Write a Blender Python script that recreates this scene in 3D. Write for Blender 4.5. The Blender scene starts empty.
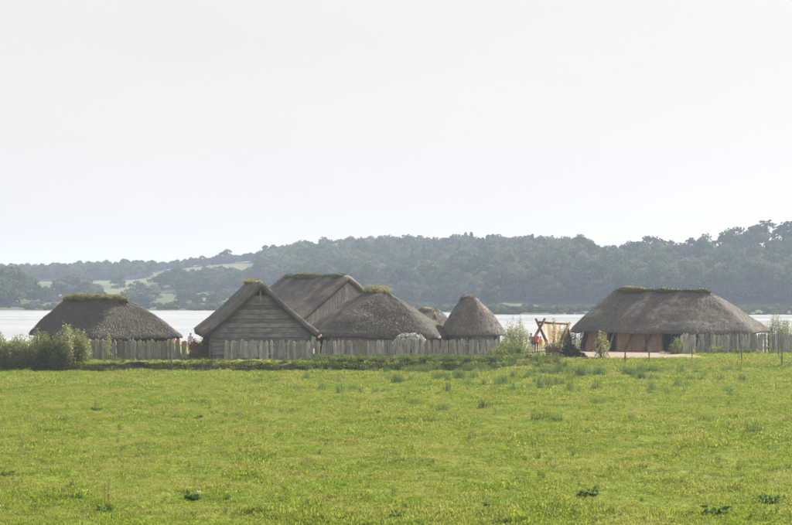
import bpy, bmesh, math, random
import numpy as np
from mathutils import Vector, Matrix, Quaternion

random.seed(7)
rng = np.random.default_rng(11)
SC = bpy.context.scene
COL = SC.collection
R = math.radians

# ------------------------------------------------------------------ camera, sky, sun, exposure
FPX, EYE, HORIZON = 1500.0, 6.6, 288.0           # focal length in photo pixels, eye height, horizon row
cam_d = bpy.data.cameras.new('camera')
cam = bpy.data.objects.new('camera', cam_d)
COL.objects.link(cam)
cam_d.sensor_width = 36.0
cam_d.lens = 36.0 * FPX / 792.0
cam_d.shift_y = (HORIZON - 262.5) / 792.0
cam_d.clip_start, cam_d.clip_end = 0.5, 8000.0
cam.location = (0, 0, EYE)
cam.rotation_euler = (R(90), 0, 0)
SC.camera = cam

SUN_AZ, SUN_EL = R(48), R(38.5)                    # to the right of the view, behind the village
world = bpy.data.worlds.new('World')
SC.world = world
world.use_nodes = True
wn = world.node_tree
bg = wn.nodes['Background']
sky = wn.nodes.new('ShaderNodeTexSky')
sky.sky_type = 'NISHITA'
sky.sun_disc = False
sky.sun_elevation, sky.sun_rotation = SUN_EL, SUN_AZ
sky.air_density, sky.dust_density, sky.ozone_density = 1.0, 2.5, 1.0
hs = wn.nodes.new('ShaderNodeHueSaturation')
hs.inputs['Saturation'].default_value = 0.12
wn.links.new(sky.outputs[0], hs.inputs['Color'])
veil = wn.nodes.new('ShaderNodeMix')                # a thin even veil of high cloud whitens the whole sky
veil.data_type = 'RGBA'
veil.inputs[0].default_value = 0.9
wtc = wn.nodes.new('ShaderNodeTexCoord')
wmp = wn.nodes.new('ShaderNodeMapping'); wmp.inputs['Scale'].default_value = (1, 1, 3)
wnz = wn.nodes.new('ShaderNodeTexNoise'); wnz.inputs['Scale'].default_value = 4.0; wnz.inputs['Detail'].default_value = 5.0
wrp = wn.nodes.new('ShaderNodeValToRGB')             # faint unevenness of the cloud veil
wrp.color_ramp.elements[0].position, wrp.color_ramp.elements[1].position = .3, .7
wrp.color_ramp.elements[0].color, wrp.color_ramp.elements[1].color = (.955, .955, .96, 1), (1, 1, 1, 1)
wmu = wn.nodes.new('ShaderNodeVectorMath'); wmu.operation = 'MULTIPLY'; wmu.inputs[1].default_value = (4.42, 4.24, 4.2)
wn.links.new(wtc.outputs['Generated'], wmp.inputs[0]); wn.links.new(wmp.outputs[0], wnz.inputs['Vector'])
wn.links.new(wnz.outputs['Fac'], wrp.inputs[0]); wn.links.new(wrp.outputs[0], wmu.inputs[0]); wn.links.new(wmu.outputs[0], veil.inputs[7])
wn.links.new(hs.outputs[0], veil.inputs[6])
wn.links.new(veil.outputs[2], bg.inputs[0])
bg.inputs[1].default_value = 0.067

sun_d = bpy.data.lights.new('sun', 'SUN')
sun_d.energy, sun_d.angle, sun_d.color = 5.0, R(0.7), (1.0, 0.94, 0.84)
sun = bpy.data.objects.new('sun', sun_d)
COL.objects.link(sun)
SUN = Vector((math.cos(SUN_EL) * math.sin(SUN_AZ), math.cos(SUN_EL) * math.cos(SUN_AZ), math.sin(SUN_EL)))
sun.rotation_euler = SUN.to_track_quat('Z', 'Y').to_euler()
sun.location = SUN * 300

SC.view_settings.view_transform = 'Standard'
SC.view_settings.look = 'None'
SC.view_settings.gamma = 1.0
SC.view_settings.exposure = 1.55
SC.cycles.volume_bounces = 1
SC.cycles.max_bounces = 8
SC.cycles.use_denoising = True

# ------------------------------------------------------------------ helpers
def P(px, py, D):
    """a point of the place from its direction in the photograph and its measured distance"""
    return np.array([(px - 396.0) * D / FPX, D, EYE - (py - HORIZON) * D / FPX])

def sstep(t):
    t = np.clip(t, 0, 1)
    return t * t * (3 - 2 * t)

def vnoise(x, y, seed=0):
    """smooth 2-D value noise in -1..1 (numpy)"""
    x = np.asarray(x, float); y = np.asarray(y, float)
    xi, yi = np.floor(x), np.floor(y)
    xf, yf = sstep(x - xi), sstep(y - yi)
    def h(a, b):
        s = np.sin(a * 127.1 + b * 311.7 + seed * 74.7) * 43758.5453
        return (s - np.floor(s)) * 2 - 1
    return ((h(xi, yi) * (1 - xf) + h(xi + 1, yi) * xf) * (1 - yf)
            + (h(xi, yi + 1) * (1 - xf) + h(xi + 1, yi + 1) * xf) * yf)

RIDGE = np.array([  # photo column, distance of the ridge, ridge height
    (-400, 1000, 11.5), (0, 1000, 12.5), (60, 1000, 13.5), (140, 1000, 14.5), (160, 1000, 16.5), (200, 980, 20), (250, 950, 22), (310, 900, 20.5),
    (400, 870, 21.5), (500, 850, 22.5), (560, 760, 17.5), (620, 680, 15), (700, 650, 15.5), (792, 630, 17.5), (1200, 620, 17)])
SHORE = np.array([(-400, 500), (0, 507), (250, 510), (440, 480), (500, 432), (792, 428), (1200, 420)])
LAKE_Z = -1.0

def ground(x, y):
    x = np.asarray(x, float); y = np.asarray(y, float)
    z = 5.0 * sstep((32 - y) / 32)                                        # the old rampart the view is taken from
    w = 1.1 + 8.0 * sstep((x - 6) / 8)                                    # the bank is steep at the left, a slope at the right
    t = sstep((y - (119.5 - 1.5 * sstep((x - 6) / 8))) / w)
    bumps = (0.09 * vnoise(x / 3.1, y / 4.2, 1) + 0.085 * vnoise(x / 1.3, y / 1.7, 2) + 0.05 * vnoise(x / .62, y / .7, 3)
             + 0.12 * vnoise(x / 11, y / 17, 4))
    z = z + 0.6 * t + bumps * (1 - t) * (y < 170)
    z = z - 3.2 * sstep((y - 168) / 30)                                   # down into the lake
    D = np.maximum(y, 150)
    px = 396 + FPX * x / D
    sh = np.interp(px, SHORE[:, 0], SHORE[:, 1])
    dr = np.interp(px, RIDGE[:, 0], RIDGE[:, 1])
    zr = np.interp(px, RIDGE[:, 0], RIDGE[:, 2])
    sh = sh + 8 * vnoise(x / 35, 0 * y, 9) + 5 * vnoise(x / 11, 0 * y, 8)
    land = sstep((y - sh + 12) / 16)
    flat = sh + 80
    up = np.clip((y - flat) / (dr - flat), 0, 1.15)
    hill = -0.5 + (zr + .5) * (sstep(np.minimum(up, 1)) * .6 + np.minimum(up, 1) * .4) - 25 * np.clip(up - 1, 0, 1)
    hill = hill + sstep(up * 3) * (1.6 * vnoise(x / 90, y / 90, 5) + .7 * vnoise(x / 40, y / 40, 6))
    hill = np.where(up < 1, np.maximum(hill, -.45), hill)
    far = (y > 300)
    z = np.where(far, z * (1 - land) + hill * land, z)
    return z

def gz(x, y):
    return float(ground(np.array([x]), np.array([y]))[0])

def wloc(o):
    v = Vector((0, 0, 0))
    while o is not None:
        v = v + o.location
        o = o.parent
    return v

def new_mesh(name, V, F, smooth=False):
    me = bpy.data.meshes.new(name)
    V = np.asarray(V, np.float32).reshape(-1, 3)
    if isinstance(F, np.ndarray) and F.ndim == 2:
        k = F.shape[1]
        me.vertices.add(len(V)); me.vertices.foreach_set('co', V.ravel())
        me.loops.add(F.size); me.loops.foreach_set('vertex_index', F.astype(np.int32).ravel())
        me.polygons.add(len(F))
        me.polygons.foreach_set('loop_start', np.arange(0, F.size, k, dtype=np.int32))
        me.polygons.foreach_set('loop_total', np.full(len(F), k, np.int32))
        me.update(calc_edges=True)
    else:
        me.from_pydata([tuple(v) for v in V], [], [tuple(int(i) for i in f) for f in F])
    if smooth:
        me.polygons.foreach_set('use_smooth', np.ones(len(me.polygons), bool))
    return me

def link(name, me, mat=None, parent=None, loc=(0, 0, 0), rz=0.0, rot=None, scale=None):
    """link a mesh; loc is in world coordinates"""
    o = bpy.data.objects.new(name, me)
    COL.objects.link(o)
    if mat is not None and me is not None and len(me.materials) == 0:
        me.materials.append(mat)
    l = Vector(loc)
    if parent is not None:
        o.parent = parent
        l = l - wloc(parent)
    o.location = l
    o.rotation_euler = rot if rot is not None else (0, 0, rz)
    if scale is not None:
        o.scale = scale
    return o

def obj(name, V, F, mat, parent=None, smooth=False):
    """link world-space geometry as one mesh object, its origin at its parent's or (0,0,0)"""
    V = np.asarray(V, float).reshape(-1, 3)
    base = np.array(wloc(parent)) if parent is not None else np.zeros(3)
    me = new_mesh(name, V - base, F, smooth)
    return link(name, me, mat, parent, base)

def thing(name, loc, label, cat, group=None, rz=0.0):
    o = bpy.data.objects.new(name, None)
    COL.objects.link(o)
    o.empty_display_size = .3
    o.location = loc
    o.rotation_euler = (0, 0, rz)
    return tag(o, label, cat, group)

def tag(o, label=None, cat=None, group=None, kind=None):
    if label: o['label'] = label
    if cat: o['category'] = cat
    if group: o['group'] = group
    if kind: o['kind'] = kind
    return o

class MB:
    """collects simple solids"""
    def __init__(self): self.V, self.F = [], []
    def add(self, V, F):
        n = len(self.V)
        self.V += [tuple(v) for v in V]
        self.F += [tuple(i + n for i in f) for f in F]
        return self
    def box(self, c, s, rot=None):
        c = np.array(c, float); s = np.array(s, float) / 2
        C = np.array([(-1, -1, -1), (1, -1, -1), (1, 1, -1), (-1, 1, -1), (-1, -1, 1), (1, -1, 1), (1, 1, 1), (-1, 1, 1)]) * s
        if rot is not None:
            C = C @ np.array(Matrix.Rotation(rot, 3, 'Z')).T
        return self.add(C + c, [(0, 3, 2, 1), (4, 5, 6, 7), (0, 1, 5, 4), (1, 2, 6, 5), (2, 3, 7, 6), (3, 0, 4, 7)])
    def tube(self, pts, rad, n=7, jitter=0.0):
        pts = [Vector(p) for p in pts]
        rad = rad if hasattr(rad, '__len__') else [rad] * len(pts)
        rings = []
        for i, p in enumerate(pts):
            d = (pts[min(i + 1, len(pts) - 1)] - pts[max(i - 1, 0)]).normalized()
            a = d.cross(Vector((0, 0, 1)))
            if a.length < 1e-3: a = d.cross(Vector((0, 1, 0)))
            a.normalize(); b = d.cross(a)
            rings.append([p + (a * math.cos(k * 2 * math.pi / n) + b * math.sin(k * 2 * math.pi / n)) * rad[i]
                          * (1 + jitter * (random.random() - .5)) for k in range(n)])
        V = [v for r in rings for v in r]
        F = [(i * n + k, i * n + (k + 1) % n, (i + 1) * n + (k + 1) % n, (i + 1) * n + k)
             for i in range(len(pts) - 1) for k in range(n)]
        F.append(tuple(range(n))[::-1]); F.append(tuple((len(pts) - 1) * n + k for k in range(n)))
        return self.add(V, F)
    def build(self, name, mat, parent=None, smooth=False):
        return obj(name, self.V, self.F, mat, parent, smooth)
    def mesh(self, name, smooth=False):
        return new_mesh(name, self.V, self.F, smooth)

# ------------------------------------------------------------------ materials
def nodes(name):
    m = bpy.data.materials.new(name)
    m.use_nodes = True
    nt = m.node_tree
    return m, nt, nt.nodes['Principled BSDF'], nt.nodes['Material Output']

def N(nt, t, **kw):
    n = nt.nodes.new(t)
    for k, v in kw.items(): setattr(n, k, v)
    return n

def ramp(nt, fac, stops):
    r = N(nt, 'ShaderNodeValToRGB')
    e = r.color_ramp.elements
    while len(e) < len(stops): e.new(.5)
    for i, (p, c) in enumerate(stops):
        e[i].position = p; e[i].color = (*c, 1)
    nt.links.new(fac, r.inputs[0])
    return r.outputs[0]

def noise(nt, coord, scale, detail=4, rough=.55, vec_scale=None):
    if vec_scale is not None:
        mp = N(nt, 'ShaderNodeMapping'); mp.inputs['Scale'].default_value = vec_scale
        nt.links.new(coord, mp.inputs[0]); coord = mp.outputs[0]
    n = N(nt, 'ShaderNodeTexNoise')
    n.inputs['Scale'].default_value = scale; n.inputs['Detail'].default_value = detail; n.inputs['Roughness'].default_value = rough
    nt.links.new(coord, n.inputs['Vector'])
    return n.outputs['Fac']

def mixc(nt, fac, a, b, mode='MIX'):
    m = N(nt, 'ShaderNodeMix', data_type='RGBA', blend_type=mode)
    for s, v in ((0, fac), (6, a), (7, b)):
        if isinstance(v, bpy.types.NodeSocket): nt.links.new(v, m.inputs[s])
        elif s == 0: m.inputs[0].default_value = v
        else: m.inputs[s].default_value = (*v, 1)
    return m.outputs[2]

def math_n(nt, op, a, b=None):
    m = N(nt, 'ShaderNodeMath', operation=op)
    for i, v in enumerate((a, b)):
        if v is None: continue
        if isinstance(v, bpy.types.NodeSocket): nt.links.new(v, m.inputs[i])
        else: m.inputs[i].default_value = v
    return m.outputs[0]

def add_bump(nt, bsdf, height, strength=.5, dist=.05):
    b = N(nt, 'ShaderNodeBump'); b.inputs['Strength'].default_value = strength; b.inputs['Distance'].default_value = dist
    nt.links.new(height, b.inputs['Height']); nt.links.new(b.outputs[0], bsdf.inputs['Normal'])

def leaf_mat(name, stops, trans=.45, patch=None, patch_col=None, patch_scale=.1, plant=.45):
    """thin leaves and blades: diffuse + translucent, colour varying by leaf, by plant and by place"""
    m, nt, b, out = nodes(name)
    g = N(nt, 'ShaderNodeNewGeometry'); oi = N(nt, 'ShaderNodeObjectInfo')
    f = math_n(nt, 'ADD', math_n(nt, 'MULTIPLY', g.outputs['Random Per Island'], 1 - plant), math_n(nt, 'MULTIPLY', oi.outputs['Random'], plant))
    c = ramp(nt, f, stops)
    if patch:
        n = noise(nt, g.outputs['Position'], patch_scale, 3)
        c = mixc(nt, ramp(nt, n, [(.42, (0, 0, 0)), (.62, (1, 1, 1))]), c, mixc(nt, patch, c, patch_col))
    d = N(nt, 'ShaderNodeBsdfDiffuse'); t = N(nt, 'ShaderNodeBsdfTranslucent'); mx = N(nt, 'ShaderNodeMixShader')
    nt.links.new(c, d.inputs[0]); nt.links.new(c, t.inputs[0])
    mx.inputs[0].default_value = trans
    nt.links.new(d.outputs[0], mx.inputs[1]); nt.links.new(t.outputs[0], mx.inputs[2])
    nt.links.new(mx.outputs[0], out.inputs[0])
    return m

def wood_mat(name, c0, c1, c2, along='Z', rough=.85, per_object=.5):
    m, nt, b, out = nodes(name)
    tc = N(nt, 'ShaderNodeTexCoord'); oi = N(nt, 'ShaderNodeObjectInfo')
    sc = {'Z': (14, 14, 1.2), 'X': (1.2, 14, 14)}[along]
    off = N(nt, 'ShaderNodeVectorMath', operation='ADD')
    cmb = N(nt, 'ShaderNodeCombineXYZ')
    nt.links.new(math_n(nt, 'MULTIPLY', oi.outputs['Random'], 37.0), cmb.inputs[0]); nt.links.new(math_n(nt, 'MULTIPLY', oi.outputs['Random'], 91.0), cmb.inputs[2])
    nt.links.new(tc.outputs['Object'], off.inputs[0]); nt.links.new(cmb.outputs[0], off.inputs[1])
    n = noise(nt, off.outputs[0], 1.0, 6, .65, sc)
    n2 = noise(nt, off.outputs[0], 1.4, 3, .5)
    c = ramp(nt, n, [(.3, c0), (.52, c1), (.75, c2)])
    c = mixc(nt, ramp(nt, n2, [(.4, (0, 0, 0)), (.7, (.6, .6, .6))]), c, c0)
    hsv = N(nt, 'ShaderNodeHueSaturation')
    nt.links.new(math_n(nt, 'ADD', 1 - per_object / 2, math_n(nt, 'MULTIPLY', oi.outputs['Random'], per_object)), hsv.inputs['Value'])
    nt.links.new(c, hsv.inputs['Color'])
    nt.links.new(hsv.outputs[0], b.inputs['Base Color'])
    b.inputs['Roughness'].default_value = rough
    b.inputs['Specular IOR Level'].default_value = .25
    add_bump(nt, b, n, .6, .015)
    return m

def plain_mat(name, c0, c1, scale=6, rough=.85, bump=.3, detail=5):
    m, nt, b, out = nodes(name)
    tc = N(nt, 'ShaderNodeTexCoord')
    n = noise(nt, tc.outputs['Object'], scale, detail, .6)
    nt.links.new(ramp(nt, n, [(.3, c0), (.7, c1)]), b.inputs['Base Color'])
    b.inputs['Roughness'].default_value = rough
    b.inputs['Specular IOR Level'].default_value = .25
    if bump: add_bump(nt, b, n, bump, .03)
    return m

def thatch_mat():
    m, nt, b, out = nodes('weathered_thatch')
    g = N(nt, 'ShaderNodeNewGeometry')
    n1 = noise(nt, g.outputs['Position'], 9, 5, .7)
    n2 = noise(nt, g.outputs['Position'], .55, 4, .6)
    n3 = noise(nt, g.outputs['Position'], 2.2, 3, .6, (1, 1, .35))
    c = ramp(nt, math_n(nt, 'ADD', math_n(nt, 'MULTIPLY', n1, .6), math_n(nt, 'MULTIPLY', g.outputs['Random Per Island'], .4)),
             [(.28, (.04, .034, .029)), (.5, (.138, .119, .102)), (.74, (.31, .275, .24))])
    c = mixc(nt, ramp(nt, n2, [(.42, (0, 0, 0)), (.62, (.7, .7, .7))]), c, (.085, .074, .064))
    c = mixc(nt, ramp(nt, n3, [(.5, (0, 0, 0)), (.8, (.35, .35, .35))]), c, (.07, .075, .045))
    nt.links.new(c, b.inputs['Base Color'])
    b.inputs['Roughness'].default_value = .9
    b.inputs['Specular IOR Level'].default_value = .15
    add_bump(nt, b, n1, 1.0, .06)
    return m

M = {}
M['thatch'] = thatch_mat()
M['turf'] = plain_mat('ridge_turf', (.035, .038, .018), (.11, .10, .05), 5, .95, .8)
M['dry_grass'] = leaf_mat('ridge_grass_blades', [(.1, (.055, .07, .022)), (.5, (.14, .14, .055)), (.85, (.30, .25, .13))], .35)
M['grey_board'] = wood_mat('weathered_grey_boards', (.16, .15, .135), (.35, .335, .305), (.52, .50, .46), per_object=.7)
M['green_board'] = wood_mat('algae_tinged_boards', (.11, .105, .07), (.26, .245, .18), (.42, .40, .31), per_object=.7)
M['gable_board'] = wood_mat('gable_boards', (.08, .075, .072), (.19, .18, .175), (.30, .29, .28), 'X', per_object=.6)
M['gable_plank'] = wood_mat('gable_planks', (.12, .108, .10), (.30, .28, .26), (.42, .40, .37), 'Z', per_object=.4)
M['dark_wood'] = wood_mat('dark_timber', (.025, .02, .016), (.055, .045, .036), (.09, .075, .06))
M['brown_wood'] = wood_mat('brown_timber', (.06, .035, .02), (.15, .09, .055), (.24, .16, .10))
M['pale_wood'] = wood_mat('pale_timber', (.2, .18, .14), (.33, .30, .25), (.45, .42, .36))
M['clay'] = plain_mat('clay_daub', (.24, .135, .07), (.38, .23, .13), 2.5)
M['wall_board'] = wood_mat('red_brown_wall_boards', (.24, .145, .085), (.46, .29, .175), (.56, .38, .24), per_object=.3)
M['bark'] = plain_mat('bark', (.03, .025, .02), (.09, .075, .06), 3)
M['twig'] = plain_mat('twigs', (.09, .075, .045), (.16, .14, .085), 9)
M['iron'] = plain_mat('dark_post_wood', (.09, .08, .065), (.2, .185, .155), 9)

# ------------------------------------------------------------------ the ground, one sheet from the rampart over the lake bed to the hills
def ground_mat():
    m, nt, b, out = nodes('meadow_and_fields')
    g = N(nt, 'ShaderNodeNewGeometry')
    pos = g.outputs['Position']
    sep = N(nt, 'ShaderNodeSeparateXYZ'); nt.links.new(pos, sep.inputs[0])
    n1 = noise(nt, pos, 2.6, 6, .7)
    n2 = noise(nt, pos, .16, 4, .6)
    c = ramp(nt, n1, [(.28, (.04, .068, .007)), (.5, (.095, .13, .010)), (.75, (.15, .18, .02))])
    c = mixc(nt, ramp(nt, n2, [(.4, (0, 0, 0)), (.68, (.6, .6, .6))]), c, (.15, .14, .035))
    # trodden village ground
    soil = mixc(nt, ramp(nt, noise(nt, pos, .5, 5, .65), [(.4, (0, 0, 0)), (.62, (1, 1, 1))]), (.13, .15, .04), (.24, .19, .12))
    vil = N(nt, 'ShaderNodeMapRange', interpolation_type='SMOOTHSTEP'); vil.inputs[1].default_value = 121; vil.inputs[2].default_value = 128
    nt.links.new(sep.outputs[1], vil.inputs[0])
    c = mixc(nt, vil.outputs[0], c, soil)
    # far fields and reed shore
    f1 = noise(nt, pos, .011, 3, .5); f2 = noise(nt, pos, .12, 5, .7)
    far = ramp(nt, f1, [(.36, (.036, .052, .018)), (.5, (.062, .076, .028)), (.62, (.10, .098, .042))])
    far = mixc(nt, ramp(nt, f2, [(.4, (0, 0, 0)), (.75, (.45, .45, .45))]), far, (.08, .10, .035))
    reed = mixc(nt, f2, (.035, .048, .02), (.075, .08, .036))
    rm = N(nt, 'ShaderNodeMapRange', interpolation_type='SMOOTHSTEP'); rm.inputs[1].default_value = .2; rm.inputs[2].default_value = 1.8
    nt.links.new(sep.outputs[2], rm.inputs[0])
    far = mixc(nt, rm.outputs[0], reed, far)
    fm = N(nt, 'ShaderNodeMapRange'); fm.inputs[1].default_value = 280; fm.inputs[2].default_value = 300
    nt.links.new(sep.outputs[1], fm.inputs[0])
    c = mixc(nt, fm.outputs[0], c, far)
    nt.links.new(c, b.inputs['Base Color'])
    b.inputs['Roughness'].default_value = .95
    b.inputs['Specular IOR Level'].default_value = .1
    add_bump(nt, b, n1, .9, .06)
    return m

def axis(parts):
    out = []
    for a, b, s in parts:
        n = max(1, int(round((b - a) / s)))
        out += list(np.linspace(a, b, n, endpoint=False))
    out.append(parts[-1][1])
    return np.array(out)

xs = axis([(-1300, -420, 60), (-420, -60, 10), (-60, -40, 2), (-40, 40, .4), (40, 60, 2), (60, 420, 10), (420, 1300, 60)])
ys = axis([(-200, 0, 20), (0, 36, 2), (36, 119, .45), (119, 122, .25), (122, 130, .8), (130, 200, 2), (200, 400, 20),
           (400, 460, 4), (460, 560, 4), (560, 1060, 12), (1060, 1800, 80)])
GX, GY = np.meshgrid(xs, ys)
GZ = ground(GX, GY)
nx, ny = len(xs), len(ys)
ii = (np.arange(ny - 1)[:, None] * nx + np.arange(nx - 1)[None, :]).ravel()
gf = np.stack([ii, ii + 1, ii + nx + 1, ii + nx], 1)
gob = link('ground', new_mesh('ground', np.stack([GX, GY, GZ], -1), gf, True), ground_mat())
tag(gob, kind='structure')

# the lake
def water_mat():
    m, nt, b, out = nodes('lake_water')
    g = N(nt, 'ShaderNodeNewGeometry')
    n = noise(nt, g.outputs['Position'], .9, 4, .6, (1, .55, 1))
    n2 = noise(nt, g.outputs['Position'], .02, 2, .5, (.5, 1.6, 1))
    b.inputs['Base Color'].default_value = (.25, .265, .27, 1)
    b.inputs['IOR'].default_value = 1.33
    nt.links.new(ramp(nt, n2, [(.4, (.16, .16, .16)), (.6, (.30, .30, .30))]), b.inputs['Roughness'])
    add_bump(nt, b, n, .8, .8)
    return m
lk = obj('lake', [(-1200, 168, LAKE_Z), (1200, 168, LAKE_Z), (1200, 545, LAKE_Z), (-1200, 545, LAKE_Z)], [(0, 1, 2, 3)], water_mat())
tag(lk, kind='structure')

# sandy yard in front of the long house
def sheet(name, poly, lift, mat, step=.8, warp=.35, seed=0):
    """a thin ground sheet bounded by a wavy outline that follows the ground"""
    pts = np.array(poly, float)
    dense = []
    for i in range(len(pts)):
        a, b = pts[i], pts[(i + 1) % len(pts)]
        n = max(2, int(np.hypot(*(b - a)) / step))
        for k in range(n): dense.append(a + (b - a) * k / n)
    dense = np.array(dense)
    dense = dense + warp * np.stack([vnoise(dense[:, 0] / 1.3, dense[:, 1] / 1.3, seed), vnoise(dense[:, 0] / 1.3, dense[:, 1] / 1.3, seed + 1)], 1)
    c = dense.mean(0)
    rings = [c + (dense - c) * s for s in (1, .93, .8, .6, .35, .12)]
    V, F = [], []
    n = len(dense)
    for k, r in enumerate(rings):
        z = ground(r[:, 0], r[:, 1]) + lift * (0.2 if k == 0 else 1)
        V += [(x, y, zz) for (x, y), zz in zip(r, z)]
        if k:
            F += [((k - 1) * n + i, (k - 1) * n + (i + 1) % n, k * n + (i + 1) % n, k * n + i) for i in range(n)]
    F.append(tuple((len(rings) - 1) * n + i for i in range(n)))
    return obj(name, V, F, mat, None, True)

def XY(px, D): return ((px - 396) * D / FPX, D)
sand = plain_mat('pale_sand', (.15, .115, .085), (.215, .17, .13), 1.6, .95, .25)
tag(sheet('sand_yard', [XY(561, 130), XY(590, 128.6), XY(640, 128.9), XY(676, 129.4), XY(687, 133), XY(683, 142), XY(630, 143), XY(586, 142), XY(560, 136)], .03, sand, seed=5), kind='structure')

# the turf bank with its crumbling dark face along the edge of the meadow
def bank_mat():
    m, nt, b, out = nodes('turf_bank')
    g = N(nt, 'ShaderNodeNewGeometry')
    sep = N(nt, 'ShaderNodeSeparateXYZ'); nt.links.new(g.outputs['Normal'], sep.inputs[0])
    n1 = noise(nt, g.outputs['Position'], 4.5, 5, .7)
    soil = ramp(nt, n1, [(.3, (.03, .026, .015)), (.5, (.085, .08, .04)), (.75, (.17, .165, .075))])
    grass = ramp(nt, n1, [(.3, (.07, .09, .02)), (.7, (.17, .18, .05))])
    f = ramp(nt, math_n(nt, 'ADD', sep.outputs[2], math_n(nt, 'MULTIPLY', n1, .5)), [(.85, (0, 0, 0)), (1.0, (1, 1, 1))])
    nt.links.new(mixc(nt, f, soil, grass), b.inputs['Base Color'])
    b.inputs['Roughness'].default_value = .95; b.inputs['Specular IOR Level'].default_value = .1
    add_bump(nt, b, n1, .9, .05)
    return m
bx = np.linspace(-42, 10.5, 420)
prof = np.array([(118.9, -.12), (119.25, -.02), (119.42, .12), (119.5, .28), (119.52, .42), (119.62, .56), (119.9, .66), (120.4, .68), (121.2, .55)])
V = []
for k, (py, pz) in enumerate(prof):
    fade = 1 - sstep((bx - 7) / 3.4)
    yy = py + .28 * vnoise(bx / 2.2, 0 * bx + k * .35, 21) * (1 if 0 < k < 7 else 0) + .16 * vnoise(bx / .55, 0 * bx + k * .8, 22) * (1 if 0 < k < 7 else 0)
    zz = pz + (.07 * vnoise(bx / .8, 0 * bx + k, 23) + .05 * vnoise(bx / .3, 0 * bx + k, 24)) * (1 if 0 < k < 8 else 0)
    zz = np.where(zz > .3, zz + .16 * vnoise(bx / 1.6, 0 * bx, 26), zz); zz = -.15 + (zz + .15) * fade
    V.append(np.stack([bx, yy, zz], 1))
n = len(bx); K = len(prof)
i0 = (np.arange(K - 1)[:, None] * n + np.arange(n - 1)[None, :]).ravel()
tag(obj('turf_bank', np.concatenate(V), np.stack([i0, i0 + 1, i0 + n + 1, i0 + n], 1), bank_mat(), None, False), kind='structure')

# ------------------------------------------------------------------ plants: templates and scattering
def quad_mesh(name, Q, mat):
    Q = np.asarray(Q, float)
    me = new_mesh(name, Q.reshape(-1, 3), np.arange(Q.shape[0] * Q.shape[1]).reshape(Q.shape[0], Q.shape[1]))
    me.materials.append(mat)
    return me

def blades(n, rad, h0, h1, wid, lean=.5, seed=0):
    """bent grass blades as (n*2) quads"""
    r = np.random.default_rng(seed)
    a = r.uniform(0, 2 * np.pi, n); d = rad * np.sqrt(r.uniform(0, 1, n))
    base = np.stack([d * np.cos(a), d * np.sin(a), np.full(n, -.02)], 1)
    h = r.uniform(h0, h1, n)
    la = r.uniform(0, 2 * np.pi, n); ln = r.uniform(.1, lean, n)
    ld = np.stack([np.cos(la), np.sin(la), 0 * la], 1)
    wa = r.uniform(0, np.pi, n)
    w = np.stack([np.cos(wa), np.sin(wa), 0 * wa], 1) * wid / 2
    up = np.array([0, 0, 1.0])
    mid = base + up * (h * .6)[:, None] + ld * (h * ln * .35)[:, None]
    tip = base + up * (h * (1 - .3 * ln))[:, None] + ld * (h * ln)[:, None]
    q1 = np.stack([base - w, base + w, mid + w * .8, mid - w * .8], 1)
    q2 = np.stack([mid - w * .8, mid + w * .8, tip + w * .12, tip - w * .12], 1)
    # share vertices inside one blade so that each blade is one island
    V = np.stack([base - w, base + w, mid + w * .8, mid - w * .8, tip + w * .12, tip - w * .12], 1)
    k = np.arange(n)[:, None] * 6
    F = np.concatenate([k + np.array([0, 1, 2, 3]), k + np.array([3, 2, 4, 5])])
    return V.reshape(-1, 3), F

def leaves(centres, dirs, length, width, seed=0, flat=0.0):
    """rhombic leaf quads at centres, pointing along dirs (jittered)"""
    r = np.random.default_rng(seed)
    n = len(centres)
    d = np.asarray(dirs) + r.normal(0, .55, (n, 3))
    d /= np.linalg.norm(d, axis=1)[:, None] + 1e-9
    s = np.cross(d, r.normal(0, 1, (n, 3)) * (1 - flat) + np.array([0, 0, flat]))
    s /= np.linalg.norm(s, axis=1)[:, None] + 1e-9
    L = (length * r.uniform(.6, 1.3, n))[:, None]; W = (width * r.uniform(.6, 1.3, n))[:, None]
    c = np.asarray(centres)
    return np.stack([c - d * L * .5, c + s * W * .5, c + d * L * .5, c - s * W * .5], 1)

def template(name, me):
    return bpy.data.objects.new(name, me)      # used only by the scatterers

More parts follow.
